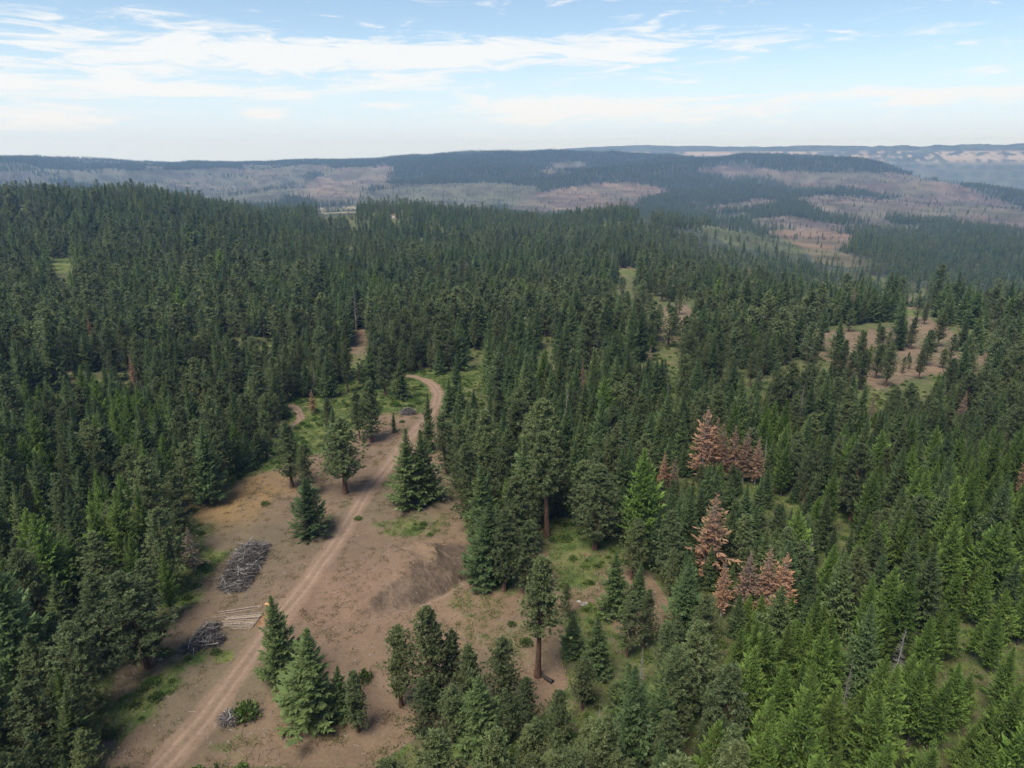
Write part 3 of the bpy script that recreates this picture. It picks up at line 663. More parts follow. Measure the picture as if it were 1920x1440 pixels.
PROTO = bpy.data.collections.new('forest_shapes')
PIDX = {}
def joined(name, tr, cr, kind):
    (tv, tq), (cv, cq, ct) = tr, cr
    return mesh_np(name, np.vstack([tv, cv]), np.vstack([tq, cq + len(tv)]), None, [BARK[kind], LEAF[kind]],
                   {'tint': ('FLOAT', np.concatenate([np.ones(len(tv)), ct]))}, np.concatenate([np.zeros(len(tq), int), np.ones(len(cq), int)]))
cnt = 0
for lod in (0, 1, 2):
    for kind in NVAR:
        for v_i in range(NVAR[kind] if lod < 2 else min(3, NVAR[kind])):
            tr, cr = make_tree(kind, 100 + 17 * v_i + 7 * len(kind) + ord(kind[0]), lod)
            if lod == 0:
                PARTS[kind, v_i] = (mesh_np(kind + '_trunk', tr[0], tr[1], None, [BARK[kind]], smooth=True),
                                    mesh_np(kind + '_crown', cr[0], cr[1], None, [LEAF[kind]], {'tint': ('FLOAT', cr[2])}) if len(cr[0]) else None)
            o_ = bpy.data.objects.new(f'shape_{cnt:03d}', joined(f'shape_{kind}', tr, cr, kind)); PROTO.objects.link(o_)
            PIDX[lod, kind, v_i] = cnt; cnt += 1
NLOD2 = {k: min(3, v_) for k, v_ in NVAR.items()}
print('tree shapes', time.time() - T0)

def gn_scatter(name, pts, rot, scale, index, collection, **props):
    me_ = mesh_np(name, pts, None, None, (), {'rot': ('FLOAT_VECTOR', rot), 'siz': ('FLOAT_VECTOR', scale), 'pick': ('INT', index)})
    o_ = link(name, me_, **props)
    ng = bpy.data.node_groups.new(name, 'GeometryNodeTree')
    ng.interface.new_socket('Geometry', in_out='INPUT', socket_type='NodeSocketGeometry')
    ng.interface.new_socket('Geometry', in_out='OUTPUT', socket_type='NodeSocketGeometry')
    gi, go = ng.nodes.new('NodeGroupInput'), ng.nodes.new('NodeGroupOutput')
    m2p = ng.nodes.new('GeometryNodeMeshToPoints')
    ip = ng.nodes.new('GeometryNodeInstanceOnPoints'); ci = ng.nodes.new('GeometryNodeCollectionInfo')
    ci.inputs[0].default_value = collection; ci.inputs['Separate Children'].default_value = True; ci.inputs['Reset Children'].default_value = True
    ip.inputs['Pick Instance'].default_value = True
    def attr(nm, typ):
        a = ng.nodes.new('GeometryNodeInputNamedAttribute'); a.data_type = typ; a.inputs[0].default_value = nm
        return [s for s in a.outputs if s.enabled and s.name == 'Attribute'][0]
    L_ = ng.links.new
    L_(gi.outputs[0], m2p.inputs[0]); L_(m2p.outputs[0], ip.inputs['Points']); L_(ci.outputs[0], ip.inputs['Instance'])
    L_(attr('pick', 'INT'), ip.inputs['Instance Index']); L_(attr('siz', 'FLOAT_VECTOR'), ip.inputs['Scale'])
    e2r = ng.nodes.new('FunctionNodeEulerToRotation'); L_(attr('rot', 'FLOAT_VECTOR'), e2r.inputs[0]); L_(e2r.outputs[0], ip.inputs['Rotation'])
    L_(ip.outputs[0], go.inputs[0])
    md = o_.modifiers.new('scatter', 'NODES'); md.node_group = ng
    return o_

# ------------------------------------------------------------------ single trees set out from the photograph
# base x, base y, top y, kind, width factor, name, category, label
P_, F_, L_R, D_ = 'pine_tree', 'fir_tree', 'larch_tree', 'dead_tree'
HAND = [
 (1008, 1268, 1055, 'tallpine', .95, P_, 'lone tall pine with bare reddish trunk and dark fallen log at its foot'),
 (585, 1004, 905, 'young', .95, F_, 'squat dark fir standing alone on the left edge of the dirt road'),
 (577, 930, 838, 'pine', .8, P_, 'slim pine directly behind the squat dark roadside fir'),
 (548, 913, 795, 'pine', .85, P_, 'pine with bare lower trunk, leftmost of the trees in the middle of the clearing'),
 (648, 925, 790, 'pine', 1.15, P_, 'big bushy pine beside the road, left of the road bend to the pair of pines'),
 (630, 880, 775, 'fir', .7, F_, 'dark fir half hidden behind the big bushy roadside pine'),
 (765, 946, 815, 'fir', .95, P_, 'left pine of the dense pair on the right side of the road'),
 (794, 942, 818, 'fir', .95, P_, 'right pine of the dense pair on the right side of the road'),
 (807, 934, 868, 'fir', .8, F_, 'small dark fir at the right foot of the dense roadside pair of pines'),
 (697, 829, 720, 'pine', .95, P_, 'pine with bare trunk on the dirt just left of the upper road'),
 (675, 826, 738, 'pine', .7, P_, 'thin pine just left of the pine by the upper road'),
 (683, 838, 812, 'pine', .9, P_, 'knee-high sapling under the pine left of the upper road'),
 (739, 811, 775, 'fir', .55, P_, 'tiny lone sapling on bare dirt below the small far brush pile'),
 (803, 845, 745, 'fir', .5, P_, 'spindly thin conifer at the road edge above the dense pair of pines'),
 (837, 892, 778, 'pine', .7, P_, 'tall narrow pine right of the road above the dense pair'),
 (868, 949, 805, 'pine', .75, P_, 'sparse dark pine with long bare trunk right of the dense pair'),
 (843, 782, 718, 'fir', .9, F_, 'dark conical fir on the right side of the road bend'),
 (868, 800, 724, 'fir', .85, F_, 'dark fir just right of the fir at the road bend'),
 (722, 742, 650, 'pine', .85, P_, 'tall pine in the grass left of the far road end'),
 (753, 748, 678, 'fir', .9, F_, 'dark fir standing in grass inside the road curve'),
 (620, 745, 665, 'fir', .8, F_, 'dark fir at the top edge of the green glade'),
 (652, 735, 640, 'pine', .6, P_, 'thin bare-trunked pine above the green glade'),
 (618, 812, 750, 'pine', .7, P_, 'slender pale pine in the grassy glade left of the clearing'),
 (500, 840, 775, 'pine', .8, P_, 'short pine at the left margin of the glade by the path'),
 (588, 776, 733, 'rust', 1.0, D_, 'small rust-brown dead conifer beside the narrow path'),
 (493, 790, 690, 'pine', 1.0, P_, 'broad dark pine at the bend of the narrow path'),
 (530, 1288, 1130, 'fir', .75, F_, 'dark narrow fir behind the pale fir at the lower road edge'),
 (590, 1358, 1195, 'fir', 1.1, F_, 'broad yellow-green fir in front by the lower road edge'),
 (640, 1345, 1256, 'fir', .8, F_, 'small dark fir right of the broad front fir'),
 (672, 1372, 1264, 'pine', .85, P_, 'grey-green young pine right of the small dark front fir'),
 (752, 1325, 1188, 'pine', .85, P_, 'pointed pine at the left end of the front centre clump'),
 (815, 1345, 1153, 'pine', .85, P_, 'tallest pine in the middle of the front centre clump'),
 (850, 1330, 1190, 'pine', .75, P_, 'dark pine right behind the tallest pine of the front clump'),
 (885, 1352, 1213, 'pine', .8, P_, 'pale pine at the right of the front centre clump'),
 (797, 1392, 1278, 'pine', .9, P_, 'short bushy pine in front of the front centre clump'),
 (850, 1400, 1290, 'pine', .85, P_, 'small pine between the short bushy pine and bright fir in front'),
 (898, 1412, 1283, 'fir', 1.0, F_, 'bright yellow-green fir at the bottom centre edge'),
 (952, 1345, 1204, 'pine', .85, P_, 'rounded pine just left of the lone tall pine'),
 (985, 1392, 1278, 'pine', .8, P_, 'low pine at the foot of the rounded pine by the lone tall pine'),
 (948, 1402, 1300, 'pine', .7, P_, 'low pine right of the bright fir at the bottom edge'),
 (280, 1250, 1075, 'pine', 1.25, P_, 'large wide pine left of the second brush pile'),
 (365, 1070, 992, 'rust', 1.5, D_, 'small conifer with dying brown top left of the big brush pile'),
 (345, 1042, 945, 'pine', .85, P_, 'pine right behind the small brown-topped conifer'),
 (320, 1118, 962, 'pine', .95, P_, 'dark pine above the grassy strip left of the big brush pile'),
 (250, 1085, 930, 'larch', .9, L_R, 'pale green larch with visible dark trunk left of the clearing'),
 (195, 1150, 1010, 'pine', .9, P_, 'grey-green pine between the larch and the grey-green fir'),
 (130, 1218, 1093, 'fir', .8, F_, 'grey-green fir with open drooping tiers near the left edge'),
 (60, 1312, 1068, 'fir', .85, F_, 'tall fir standing at the left edge of the picture'),
 (165, 1345, 1180, 'pine', 1.0, P_, 'bushy pine at the lower left below the grey-green fir'),
 (85, 1440, 1288, 'pine', 1.1, P_, 'rounded pine in the lower left corner'),
 (150, 1440, 1310, 'fir', .9, F_, 'fir next to the rounded pine in the lower left corner'),
 (20, 1235, 1090, 'pine', .9, P_, 'dark pine cut by the left edge of the frame'),
 (915, 1095, 955, 'fir', 1.0, F_, 'dense dark fir at the clearing edge right of the gravel bank'),
 (945, 1108, 965, 'pine', .9, P_, 'dark pine pressed against the dense fir right of the gravel bank'),
 (985, 1112, 985, 'pine', .9, P_, 'lighter pine on the right of the dark clump by the gravel bank'),
 (1026, 1006, 820, 'tallpine', 1.0, P_, 'tall pine with bare reddish trunk above the grassy hollow'),
 (890, 1000, 838, 'pine', .8, P_, 'tall pale pine at the clearing edge above the gravel bank'),
 (912, 1020, 885, 'fir', .85, F_, 'blue-green fir at the clearing edge above the gravel bank'),
 (965, 1030, 895, 'pine', .9, P_, 'bushy pine left of the tall bare-trunked pine'),
 (985, 980, 830, 'fir', .8, F_, 'fir directly behind the tall bare-trunked pine'),
 (1116, 1030, 880, 'pine', 1.1, P_, 'broad grey pine at the head of the grassy hollow'),
 (1090, 985, 870, 'pine', .9, P_, 'pine left of the broad grey pine by the hollow'),
 (1200, 1040, 850, 'larch', .9, L_R, 'pale green larch with a thin visible trunk right of the hollow'),
 (1183, 1086, 978, 'pine', .85, P_, 'pale rounded pine alone below the larch by the hollow'),
 (1249, 1096, 963, 'pine', .85, P_, 'pine right of the pale rounded pine by the hollow'),
 (1150, 1152, 1048, 'fir', .95, F_, 'grey-green fir at the lower end of the hollow'),
 (1194, 1135, 1062, 'fir', .8, F_, 'small fir just right of the fir at the hollow'),
 (1060, 1162, 1098, 'pine', .7, P_, 'small sparse pine between the lone tall pine and the hollow'),
 (1175, 1232, 1118, 'pine', .75, P_, 'pine with twin-looking bare stems in the lower hollow'),
 (1207, 1215, 1112, 'pine', .75, P_, 'pine behind the pine with bare stems in the lower hollow'),
 (1275, 1192, 1058, 'fir', .8, F_, 'bright fir at the right margin of the lower hollow'),
 (1075, 1232, 1155, 'fir', .9, F_, 'bright bushy fir right of the lone tall pine'),
 (1120, 1262, 1165, 'fir', .9, F_, 'young fir right of the bright bushy fir by the lone pine'),
 (1090, 1330, 1240, 'pine', .9, P_, 'bushy pine in front right of the fallen dark log'),
 (1045, 1400, 1300, 'pine', .9, P_, 'low pine at the bottom edge below the fallen dark log'),
 (1312, 905, 768, 'rust', 1.0, D_, 'tallest rust-brown dead conifer in the upper dead group'),
 (1333, 905, 790, 'rust', .9, D_, 'rust-brown dead conifer second in the upper dead group'),
 (1354, 910, 803, 'rust', .95, D_, 'rust-brown dead conifer third in the upper dead group'),
 (1372, 905, 803, 'rust', .8, D_, 'rust-brown dead conifer fourth in the upper dead group'),
 (1392, 905, 805, 'rust', .9, D_, 'rust-brown dead conifer fifth in the upper dead group'),
 (1415, 908, 826, 'rust', .95, D_, 'shortest rust-brown dead conifer at the right of the upper dead group'),
 (1240, 920, 850, 'rust', .8, D_, 'half-bare brown dead conifer left of the upper dead group'),
 (1262, 925, 858, 'rust', .7, D_, 'thin brown dead conifer beside the half-bare one'),
 (1317, 1086, 928, 'rust', 1.15, D_, 'single large salmon-brown dead conifer between the two dead groups'),
 (1352, 1155, 1052, 'rust', .9, D_, 'leftmost brown dead conifer in the lower dead group'),
 (1390, 1150, 1036, 'rust', 1.0, D_, 'second brown dead conifer in the lower dead group'),
 (1425, 1155, 1030, 'rust', 1.0, D_, 'tallest brown dead conifer in the lower dead group'),
 (1455, 1165, 1042, 'rust', 1.0, D_, 'rightmost brown dead conifer in the lower dead group'),
 (1630, 790, 738, 'rust', .8, D_, 'lone pale brown treetop below the right meadow'),
 (1800, 790, 735, 'rust', .75, D_, 'purplish brown dead conifer near the right edge'),
 (1218, 690, 647, 'rust', .7, D_, 'far bright red dead conifer above the upper dead group'),
 (1912, 935, 858, 'rust', .8, D_, 'brown dead conifer cut by the right edge'),
 (172, 640, 596, 'rust', .7, D_, 'far brown dead conifer in the left forest'),
 (258, 745, 668, 'rust', .6, D_, 'sparse brownish conifer in the left forest'),
 (1668, 1300, 1178, 'snag', 1.0, 'dead_snag', 'bare grey branched snag in the lower right stand'),
 (1200, 1292, 1212, 'snag', .8, 'dead_snag', 'grey bare snag at the bottom of the hollow'),
 (1575, 1345, 1235, 'snag', .6, 'dead_snag', 'thin pale snag in front of the bare grey snag'),
 (1645, 678, 615, 'pine', .8, P_, 'pine with bare trunk on the left part of the right meadow'),
 (1684, 656, 592, 'fir', .8, F_, 'dark fir on the upper edge of the right meadow'),
 (1706, 655, 598, 'pine', .8, P_, 'pine on the upper edge of the right meadow beside the dark fir'),
 (1732, 608, 570, 'pine', .8, P_, 'pine at the neck of the right meadow'),
 (1757, 650, 590, 'pine', .9, P_, 'pine right of the bare dirt in the right meadow'),
 (1702, 677, 661, 'pine', .8, P_, 'tiny lone pine in the middle of the right meadow'),
 (1767, 690, 655, 'pine', 1.1, P_, 'low round pine at the lower right of the right meadow'),
 (1800, 658, 600, 'fir', .85, F_, 'fir at the right end of the right meadow'),
 (1660, 725, 650, 'pine', .8, P_, 'tall pine at the lower edge of the right meadow'),
 (1610, 690, 625, 'pine', .85, P_, 'pine at the left end of the right meadow'),
 (1570, 672, 605, 'fir', .85, F_, 'fir left of the right meadow'),
 (1455, 1228, 1110, 'fir', .9, F_, 'bright fir under the lower dead group'),
]
spots = []   # x, y, z, height, widthfactor, kind, variant, rot, hand index or -1
hx, hy = march([h[0] for h in HAND], [h[1] for h in HAND], height)
hz = height(hx, hy)
for i, h in enumerate(HAND):
    d = math.hypot(hx[i], hy[i]); a, b, c = ray(h[0], h[2])
    # height whose tip shows at the given picture row
    lo, hi = 1.0, 45.0
    for _ in range(30):
        m_ = (lo + hi) / 2
        if project(hx[i], hy[i], hz[i] + m_)[1] > h[2]: lo = m_
        else: hi = m_
    spots.append([hx[i], hy[i], hz[i], lo * (1.10 if h[3] in ('fir', 'young') else 1.05), h[4] * {'pine': 1.5, 'tallpine': 1.25, 'fir': 1.3, 'young': 1.2, 'rust': 1.25}.get(h[3], 1.15), h[3], int(RNG.integers(NVAR[h[3]])), RNG.random() * 6.28, i])

# ------------------------------------------------------------------ the rest of the forest
def jitter_grid(x0, x1, y0, y1, sp):
    gx, gy = np.meshgrid(np.arange(x0, x1, sp), np.arange(y0, y1, sp))
    gx = gx + (np.arange(gx.shape[0]) % 2)[:, None] * sp * .5
    gx = gx.ravel() + RNG.uniform(-.46, .46, gx.size) * sp; gy = gy.ravel() + RNG.uniform(-.46, .46, gy.size) * sp
    return gx, gy
HXY = np.array([[s[0], s[1]] for s in spots])
def species(x, y, px, py, d):
    n = len(x); r = RNG.random(n); patch = fbm(x, y, 90, 3, 71)
    larch = np.where((px > 1280) & (py > 760), .60 * sstep(px, 1260, 1500) * sstep(py, 740, 960), 0.015)
    larch = np.maximum(larch, .30 * (px < 330) * (py > 780) * (py < 1180)) * (.35 + 1.3 * sstep(fbm(x, y, 22, 2, 73), .35, .65))
    larch = np.where(d < 420, larch, .02)
    pf = np.clip(.50 + (patch - .5) * 1.6, .15, .85) * np.where((px > 1150) & (py > 850), .55, 1)
    k = np.where(r < larch, 2, np.where(r < larch + (1 - larch) * pf, 0, 1))
    k = np.where((RNG.random(n) < .0025) & (d > 200), 3, k)
    k = np.where((RNG.random(n) < .010) & (k < 2), 4, k)
    return k
KN = ['pine', 'fir', 'larch', 'rust', 'snag']
def forest(x, y, spacing, sector_deg, dmin, dmax):
    d = np.hypot(x, y); a = np.degrees(np.arctan2(x, y))
    k = (d > dmin) & (d <= dmax) & (np.abs(a) < sector_deg)
    return x[k], y[k]
# near and middle forest
x, y = jitter_grid(-520, 520, 30, 430, 4.1); x, y = forest(x, y, 4.1, 52, 42, 420)
x2, y2 = jitter_grid(-1500, 1500, 200, 1900, 7.2); x2, y2 = forest(x2, y2, 7.2, 45, 420, 1950)
x, y = np.concatenate([x, x2]), np.concatenate([y, y2])
z = height(x, y); d = np.hypot(x, y); px, py = project(x, y, z)
H = np.where(d < 420, RNG.normal(14.8, 3.3, len(x)) - 1.2 * (px > 1150) * (py > 850), RNG.normal(14.8, 3.6, len(x))).clip(6.5, 26)
H *= .66 + .68 * fbm(x, y, 60, 3, 79); ag = RNG.random(len(x)); H = np.where(ag < .04, H * 1.22, np.where(ag > .86, H * .62, H))
keep = RNG.random(len(x)) < np.clip(1.25 - 1.0 * sstep(fbm(x, y, 19, 3, 101), .50, .80), .3, .96)
lone = RNG.random(len(x))
for fr in (0.0, .4, .7, .95):
    qx, qy = project(x, y, z + H * fr)
    for ip, p in enumerate(OPEN): keep &= ~(in_poly(qx, qy, p) & (lone > (.14 if ip in (1, 2) else 0)))
cl = np.zeros(len(x), bool); regr = np.zeros(len(x))
wobf = (fbm(x, y, 180, 4, 55) - .5); jx, jy = RNG.normal(0, 5, len(x)), RNG.normal(0, 2, len(x))
for poly, c, rg_ in CLEAR:
    i = (d > (650 if rg_ < 0 else 1050)) & in_poly(px + 26 * wobf + jx, py + 7 * wobf + jy, poly); cl |= i; regr = np.where(i, abs(rg_), regr)
for poly, c, rg_ in CLEAR:                      # keep the sight line to the open slope past the knoll
    if rg_ < 0:
        for fr in (.45, .75, 1.0):
            qx, qy = project(x, y, z + H * fr); keep &= ~((d > 500) & ~cl & in_poly(qx + jx, qy + jy, poly) & (lone > .12))
keep &= ~cl | (RNG.random(len(x)) < regr); H = np.where(cl, H * RNG.uniform(.3, .8, len(x)), H)
# thin, gappy stands: grassy openings in the middle distance
gap = fbm(x, y, 55, 3, 87); keep &= ~((gap > .655) & (d > 190) & (RNG.random(len(x)) < .8))
thin = in_poly(px, py, [(400, 620), (560, 560), (700, 560), (720, 690), (560, 720), (420, 680)]) | in_poly(px, py, [(1230, 560), (1900, 520), (1900, 640), (1480, 640), (1230, 660)])
keep &= ~(thin & (RNG.random(len(x)) < .42))
for s in spots:
    sd_ = math.hypot(s[0], s[1]); bx_, by_ = project(s[0], s[1], s[2]); tx_, ty_ = project(s[0], s[1], s[2] + s[3])
    lim = ty_ + {'rust': .6, 'snag': .42}.get(s[5], .5) * (by_ - ty_); hw_ = (.10 if s[5] == 'snag' else .26) * (by_ - ty_)
    near_ = (d < sd_) & (np.abs(px - bx_) < hw_ + 22 * 150 / np.maximum(d, 60))
    tpx, tpy = project(x, y, z + H)
    bad = near_ & (tpy < lim)
    if bad.any():
        full = py[bad] - tpy[bad]; H[bad] = H[bad] * np.clip((py[bad] - lim) / np.maximum(full, 1), 0, 1)
keep &= H > 4.2
for hx_, hy_ in HXY: keep &= (np.hypot(x - hx_, y - hy_) > 3.3)
dd = seg_dist(x, y, ROAD)[0]; keep &= dd > 4.5
x, y, z, H, px, py, d = [q[keep] for q in (x, y, z, H, px, py, d)]
K = species(x, y, px, py, d)
nT = len(x)
var = np.array([RNG.integers(NVAR[KN[k]]) for k in K]); rz = RNG.random(nT) * 6.283
wf = np.where(K == 0, RNG.uniform(.98, 1.42, nT), np.where(K == 2, RNG.uniform(.85, 1.12, nT), RNG.uniform(.76, 1.06, nT)))
wf = wf * np.where(d > 300, 1.36, 1.0)
# the 300 that show largest stand as trees of their own
tx, ty = project(x, y, z + H)
inf = (tx > -20) & (tx < 1940) & (ty < 1425) & (ty > 0)
size = np.where(inf, np.abs(py - ty), 0)
n_auto = 300 - len(spots)
order = np.argsort(-size)[:n_auto]
auto = np.zeros(nT, bool); auto[order] = True
print('forest trees', nT, 'hand', len(spots), 'auto', auto.sum(), time.time() - T0)

def place_tree(name, kind, v_i, x_, y_, z_, h_, wf_, rot, label, cat, group=None):
    e = bpy.data.objects.new(name, None); COL.objects.link(e); e.empty_display_size = .5
    s = h_ / 20.0; e.location = (x_, y_, z_); e.scale = (s * wf_, s * wf_, s)
    e.rotation_euler = (RNG.normal(0, .025), RNG.normal(0, .025), rot)
    e['label'] = label; e['category'] = cat
    if group: e['group'] = group
    tm, cm = PARTS[kind, v_i]
    t_ = bpy.data.objects.new('trunk', tm); COL.objects.link(t_); t_.parent = e
    if cm is not None:
        c_ = bpy.data.objects.new('crown', cm); COL.objects.link(c_); c_.parent = e
    return e
CATS = {P_: 'pine', F_: 'fir', L_R: 'larch', D_: 'dead tree', 'dead_snag': 'snag'}
for s in spots:
    h = HAND[s[8]]
    e = place_tree(h[5], s[5], s[6], s[0], s[1], s[2], s[3], s[4], s[7], h[6], CATS[h[5]])
    if h[0] == 365:                              # not yet all dead: dull brown-green needles
        for c_ in e.children:
            if c_.name.startswith('crown'): c_.material_slots[0].link = 'OBJECT'; c_.material_slots[0].material = M_DYING
NAMES = ['pine_tree', 'fir_tree', 'larch_tree', 'dead_tree', 'dead_snag']
WORD = [('grey-green pine', 'tall grey-green pine'), ('dark green fir', 'tall dark green fir'), ('bright green larch', 'tall bright green larch'), ('rust-brown dead conifer', 'tall rust-brown dead conifer'), ('bare grey snag', 'tall bare grey snag')]
def zone(cx, cy):
    if cx < 960:
        if cy > 1290: return 'along the bottom left edge'
        if cx < 190: return 'in the dense stand at the lower left edge' if cy > 1120 else 'in the dense stand along the left edge'
        if cx < 420: return 'in the stand left of the brush piles' if cy > 930 else 'in the dark stand left of the clearing'
        return 'around the upper clearing and road'
    if cx < 1290:
        return 'in the stand around the lower hollow' if cy > 1120 else 'in the stand right of the clearing'
    if cx < 1500:
        return 'in the stand below the lower dead group' if cy > 1180 else 'in the stand around the brown dead groups'
    if cx < 1700: return 'in the front stand around the grey snag' if cy > 1120 else 'in the stand right of the brown dead groups'
    return 'in the lower right corner stand' if cy > 1120 else 'in the stand along the right edge'
ORD = ['leftmost', 'second from left', 'third from left', 'fourth from left', 'fifth from left', 'sixth from left', 'seventh from left', 'eighth from left', 'ninth from left', 'tenth from left', 'eleventh from left', 'twelfth from left']
named = {}
for i in order:
    k = int(K[i]); cx, cy = project(x[i], y[i], z[i] + H[i] * .6)
    zn = zone(cx, cy); named.setdefault((f'{WORD[k][1 if H[i] > 15 else 0]} {zn}', f'{WORD[k][0]} trees {zn}'), []).append((float(cx), int(i)))
for (lab, grp), lst in named.items():
    lst.sort()
    for r_, (cx, i) in enumerate(lst):
        k = int(K[i]); n_ = len(lst)
        lb = lab if n_ == 1 else f'{lab}, ' + (ORD[r_] if r_ < (n_ + 1) // 2 else ORD[n_ - 1 - r_].replace('left', 'right') if n_ - 1 - r_ < 12 else ORD[min(r_, 11)])
        place_tree(NAMES[k], KN[k], int(var[i]), x[i], y[i], z[i], H[i], wf[i], rz[i], lb, CATS[NAMES[k]], grp)

rest = ~auto
lod = np.where(d < 300, 0, np.where(d < 900, 1, 2))
pick = np.array([PIDX[l, KN[k], v_ % (NVAR[KN[k]] if l < 2 else NLOD2[KN[k]])] for l, k, v_ in zip(lod, K, var)])
sc_ = np.stack([H / 20 * wf, H / 20 * wf, H / 20], 1)
rot = np.stack([RNG.normal(0, .028, nT), RNG.normal(0, .028, nT), rz], 1)
P3 = np.stack([x, y, z], 1)
gn_scatter('conifer_forest', P3[rest], rot[rest], sc_[rest], pick[rest], PROTO, kind='stuff', label='dense mixed conifer forest covering the ground to the near ridges', category='forest')

# far woods on the hills across the valley
x, y = jitter_grid(-4900, 4900, 1300, 6400, 10.5); x, y = forest(x, y, 0, 41, 1950, 6400)
k = RNG.random(len(x)) < .9; x, y = x[k], y[k]
z = height(x, y); d = np.hypot(x, y); px, py = project(x, y, z)
wobf = (fbm(x, y, 180, 4, 55) - .5); jx, jy = RNG.normal(0, 7, len(x)), RNG.normal(0, 1.6, len(x)); keep = np.ones(len(x), bool)
cl = np.zeros(len(x), bool); regr = np.zeros(len(x))
for poly, c, rg_ in CLEAR:
    i = in_poly(px + 26 * wobf + jx, py + 7 * wobf + jy, poly)
    if rg_ == .1001: i = i & (fbm(x, y, 330, 4, 111) + RNG.normal(0, .02, len(x)) > .50)
    cl |= i; regr = np.where(i, abs(rg_), regr)
pat = fbm(x, y, 420, 4, 53)
keep &= ~cl | (RNG.random(len(x)) < (regr * .5 + .05 * sstep(fbm(x, y, 130, 3, 109), .5, .65)))
keep &= ~((pat > .55) & (px < 700) & (RNG.random(len(x)) < .7)) & ~((pat > .60) & (px > 1350) & (RNG.random(len(x)) < .6))
x, y, z, cl = x[keep], y[keep], z[keep], cl[keep]; n_ = len(x)
H = RNG.normal(19, 3.5, n_).clip(9, 28) * np.where(cl, .6, 1)
K = np.where(RNG.random(n_) < .5, 0, 1)
pick = np.array([PIDX[2, KN[k_], v_] for k_, v_ in zip(K, RNG.integers(0, 3, n_))])
wf = RNG.uniform(1.0, 1.35, n_)
gn_scatter('distant_woods', np.stack([x, y, z], 1), np.stack([np.zeros(n_), np.zeros(n_), RNG.random(n_) * 6.28], 1),
           np.stack([H / 20 * wf, H / 20 * wf, H / 20], 1), pick, PROTO, kind='stuff', label='far-off dark woods on the hills across the valley', category='woods')
print('far woods', n_, time.time() - T0)

# ------------------------------------------------------------------ logs, brush piles, shrubs, stones
def at_many(pts):
    x_, y_ = march([p[0] for p in pts], [p[1] for p in pts], height); return np.stack([x_, y_, height(x_, y_)], 1)
def tube(name, A, B, ra, rb, mats, sides=9, bend=.04, parent=None, seed=0, **props):
    """a log: bark tube with its own cut ends"""
    rg = np.random.default_rng(seed); A, B = np.array(A, float), np.array(B, float)
    n = 7; t = np.linspace(0, 1, n); t_ = (B - A) / np.linalg.norm(B - A); s1 = norm(np.cross(t_, [0, 0, 1.0])); s2 = np.cross(s1, t_)
    off = np.cumsum(rg.normal(0, bend, (n, 2)), 0); off -= off[0] + (off[-1] - off[0]) * t[:, None]
    c = A + (B - A) * t[:, None] + s1 * off[:, :1] + s2 * off[:, 1:] * .4
    r = (ra + (rb - ra) * t)[:, None] * (1 + rg.normal(0, .05, (n, sides)))
    an = np.arange(sides) * 2 * math.pi / sides
    o0 = A.copy()
    v_ = (c[:, None] + s1 * (np.cos(an)[None, :, None] * r[..., None]) + s2 * (np.sin(an)[None, :, None] * r[..., None])).reshape(-1, 3) - o0
    ii = np.arange(n * sides).reshape(n, sides)
    q = np.stack([ii[:-1], np.roll(ii[:-1], -1, 1), np.roll(ii[1:], -1, 1), ii[1:]], -1).reshape(-1, 4)
    v_ = np.vstack([v_, [c[0] - o0, c[-1] - o0]]); k = n * sides
    tr = np.vstack([np.stack([np.full(sides, k), np.roll(ii[0], -1), ii[0]], 1), np.stack([np.full(sides, k + 1), ii[-1], np.roll(ii[-1], -1)], 1)])
    m_ = mesh_np(name, v_, q, tr, mats, None, np.concatenate([np.zeros(len(q), int), np.ones(len(tr), int)]), smooth=False)
    o = link(name, m_, parent, **props); o.location = o0
    return o
LOGS = [ # ends in the picture, radius, lift, bark, label
 (408, 1149, 491, 1137, .11, 0, 1, 'long thin dark log lying apart at the top of the log deck'),
 (410, 1152.5, 468, 1144, .08, 0, 1, 'shorter thin log next to the long thin dark log'),
 (384, 1161, 424, 1155, .10, 0, 1, 'dark log sticking out left of the log deck'),
 (424, 1157.5, 494, 1149.5, .13, 0, 1, 'dark brown log on the upper side of the log deck'),
 (426, 1160, 492, 1153, .17, 0, 0, 'pale peeled log, uppermost of the pale ones in the log deck'),
 (422, 1162.5, 490, 1156.5, .17, 0, 0, 'pale log, second of the pale ones in the log deck'),
 (424, 1164.5, 487, 1159.5, .15, .22, 1, 'brown log resting on top of the log deck'),
 (416, 1166.5, 485, 1162.5, .17, 0, 0, 'pale log in the middle of the log deck'),
 (410, 1169, 482, 1166, .17, 0, 0, 'longest pale log in the lower half of the log deck'),
 (413, 1171.5, 480, 1169.5, .15, 0, 1, 'brown barked log low in the log deck'),
 (420, 1174, 477, 1172.5, .17, 0, 0, 'pale log third from the bottom of the log deck'),
 (411, 1178, 436, 1174, .16, 0, 0, 'short grey crooked log at the lower left of the log deck'),
 (432, 1177, 475, 1176, .14, 0, 1, 'dark log second from the bottom of the log deck'),
 (436, 1179.5, 472, 1178.5, .11, 0, 0, 'thin pale log, lowest of the log deck'),
]
E = at_many([(l[0], l[1]) for l in LOGS] + [(l[2], l[3]) for l in LOGS]); nL = len(LOGS)
for i, l in enumerate(LOGS):
    A, B = E[i].copy(), E[nL + i].copy(); A[2] += l[4] * .8 + l[5]; B[2] += l[4] * .9 + l[5]
    tube('log', A, B, l[4] * .85, l[4] * 1.1, [M_LOGB if l[6] else M_LOGG, M_CUTG], 9, .05, None, 40 + i, label=l[7], category='log', group='logs of the log deck')
Q = at_many([(500, 1135.5), (505.5, 1136), (1012, 1266), (1036, 1281), (300, 1236), (1097, 1134), (283, 1243), (1085, 1128), (1228, 1020)])
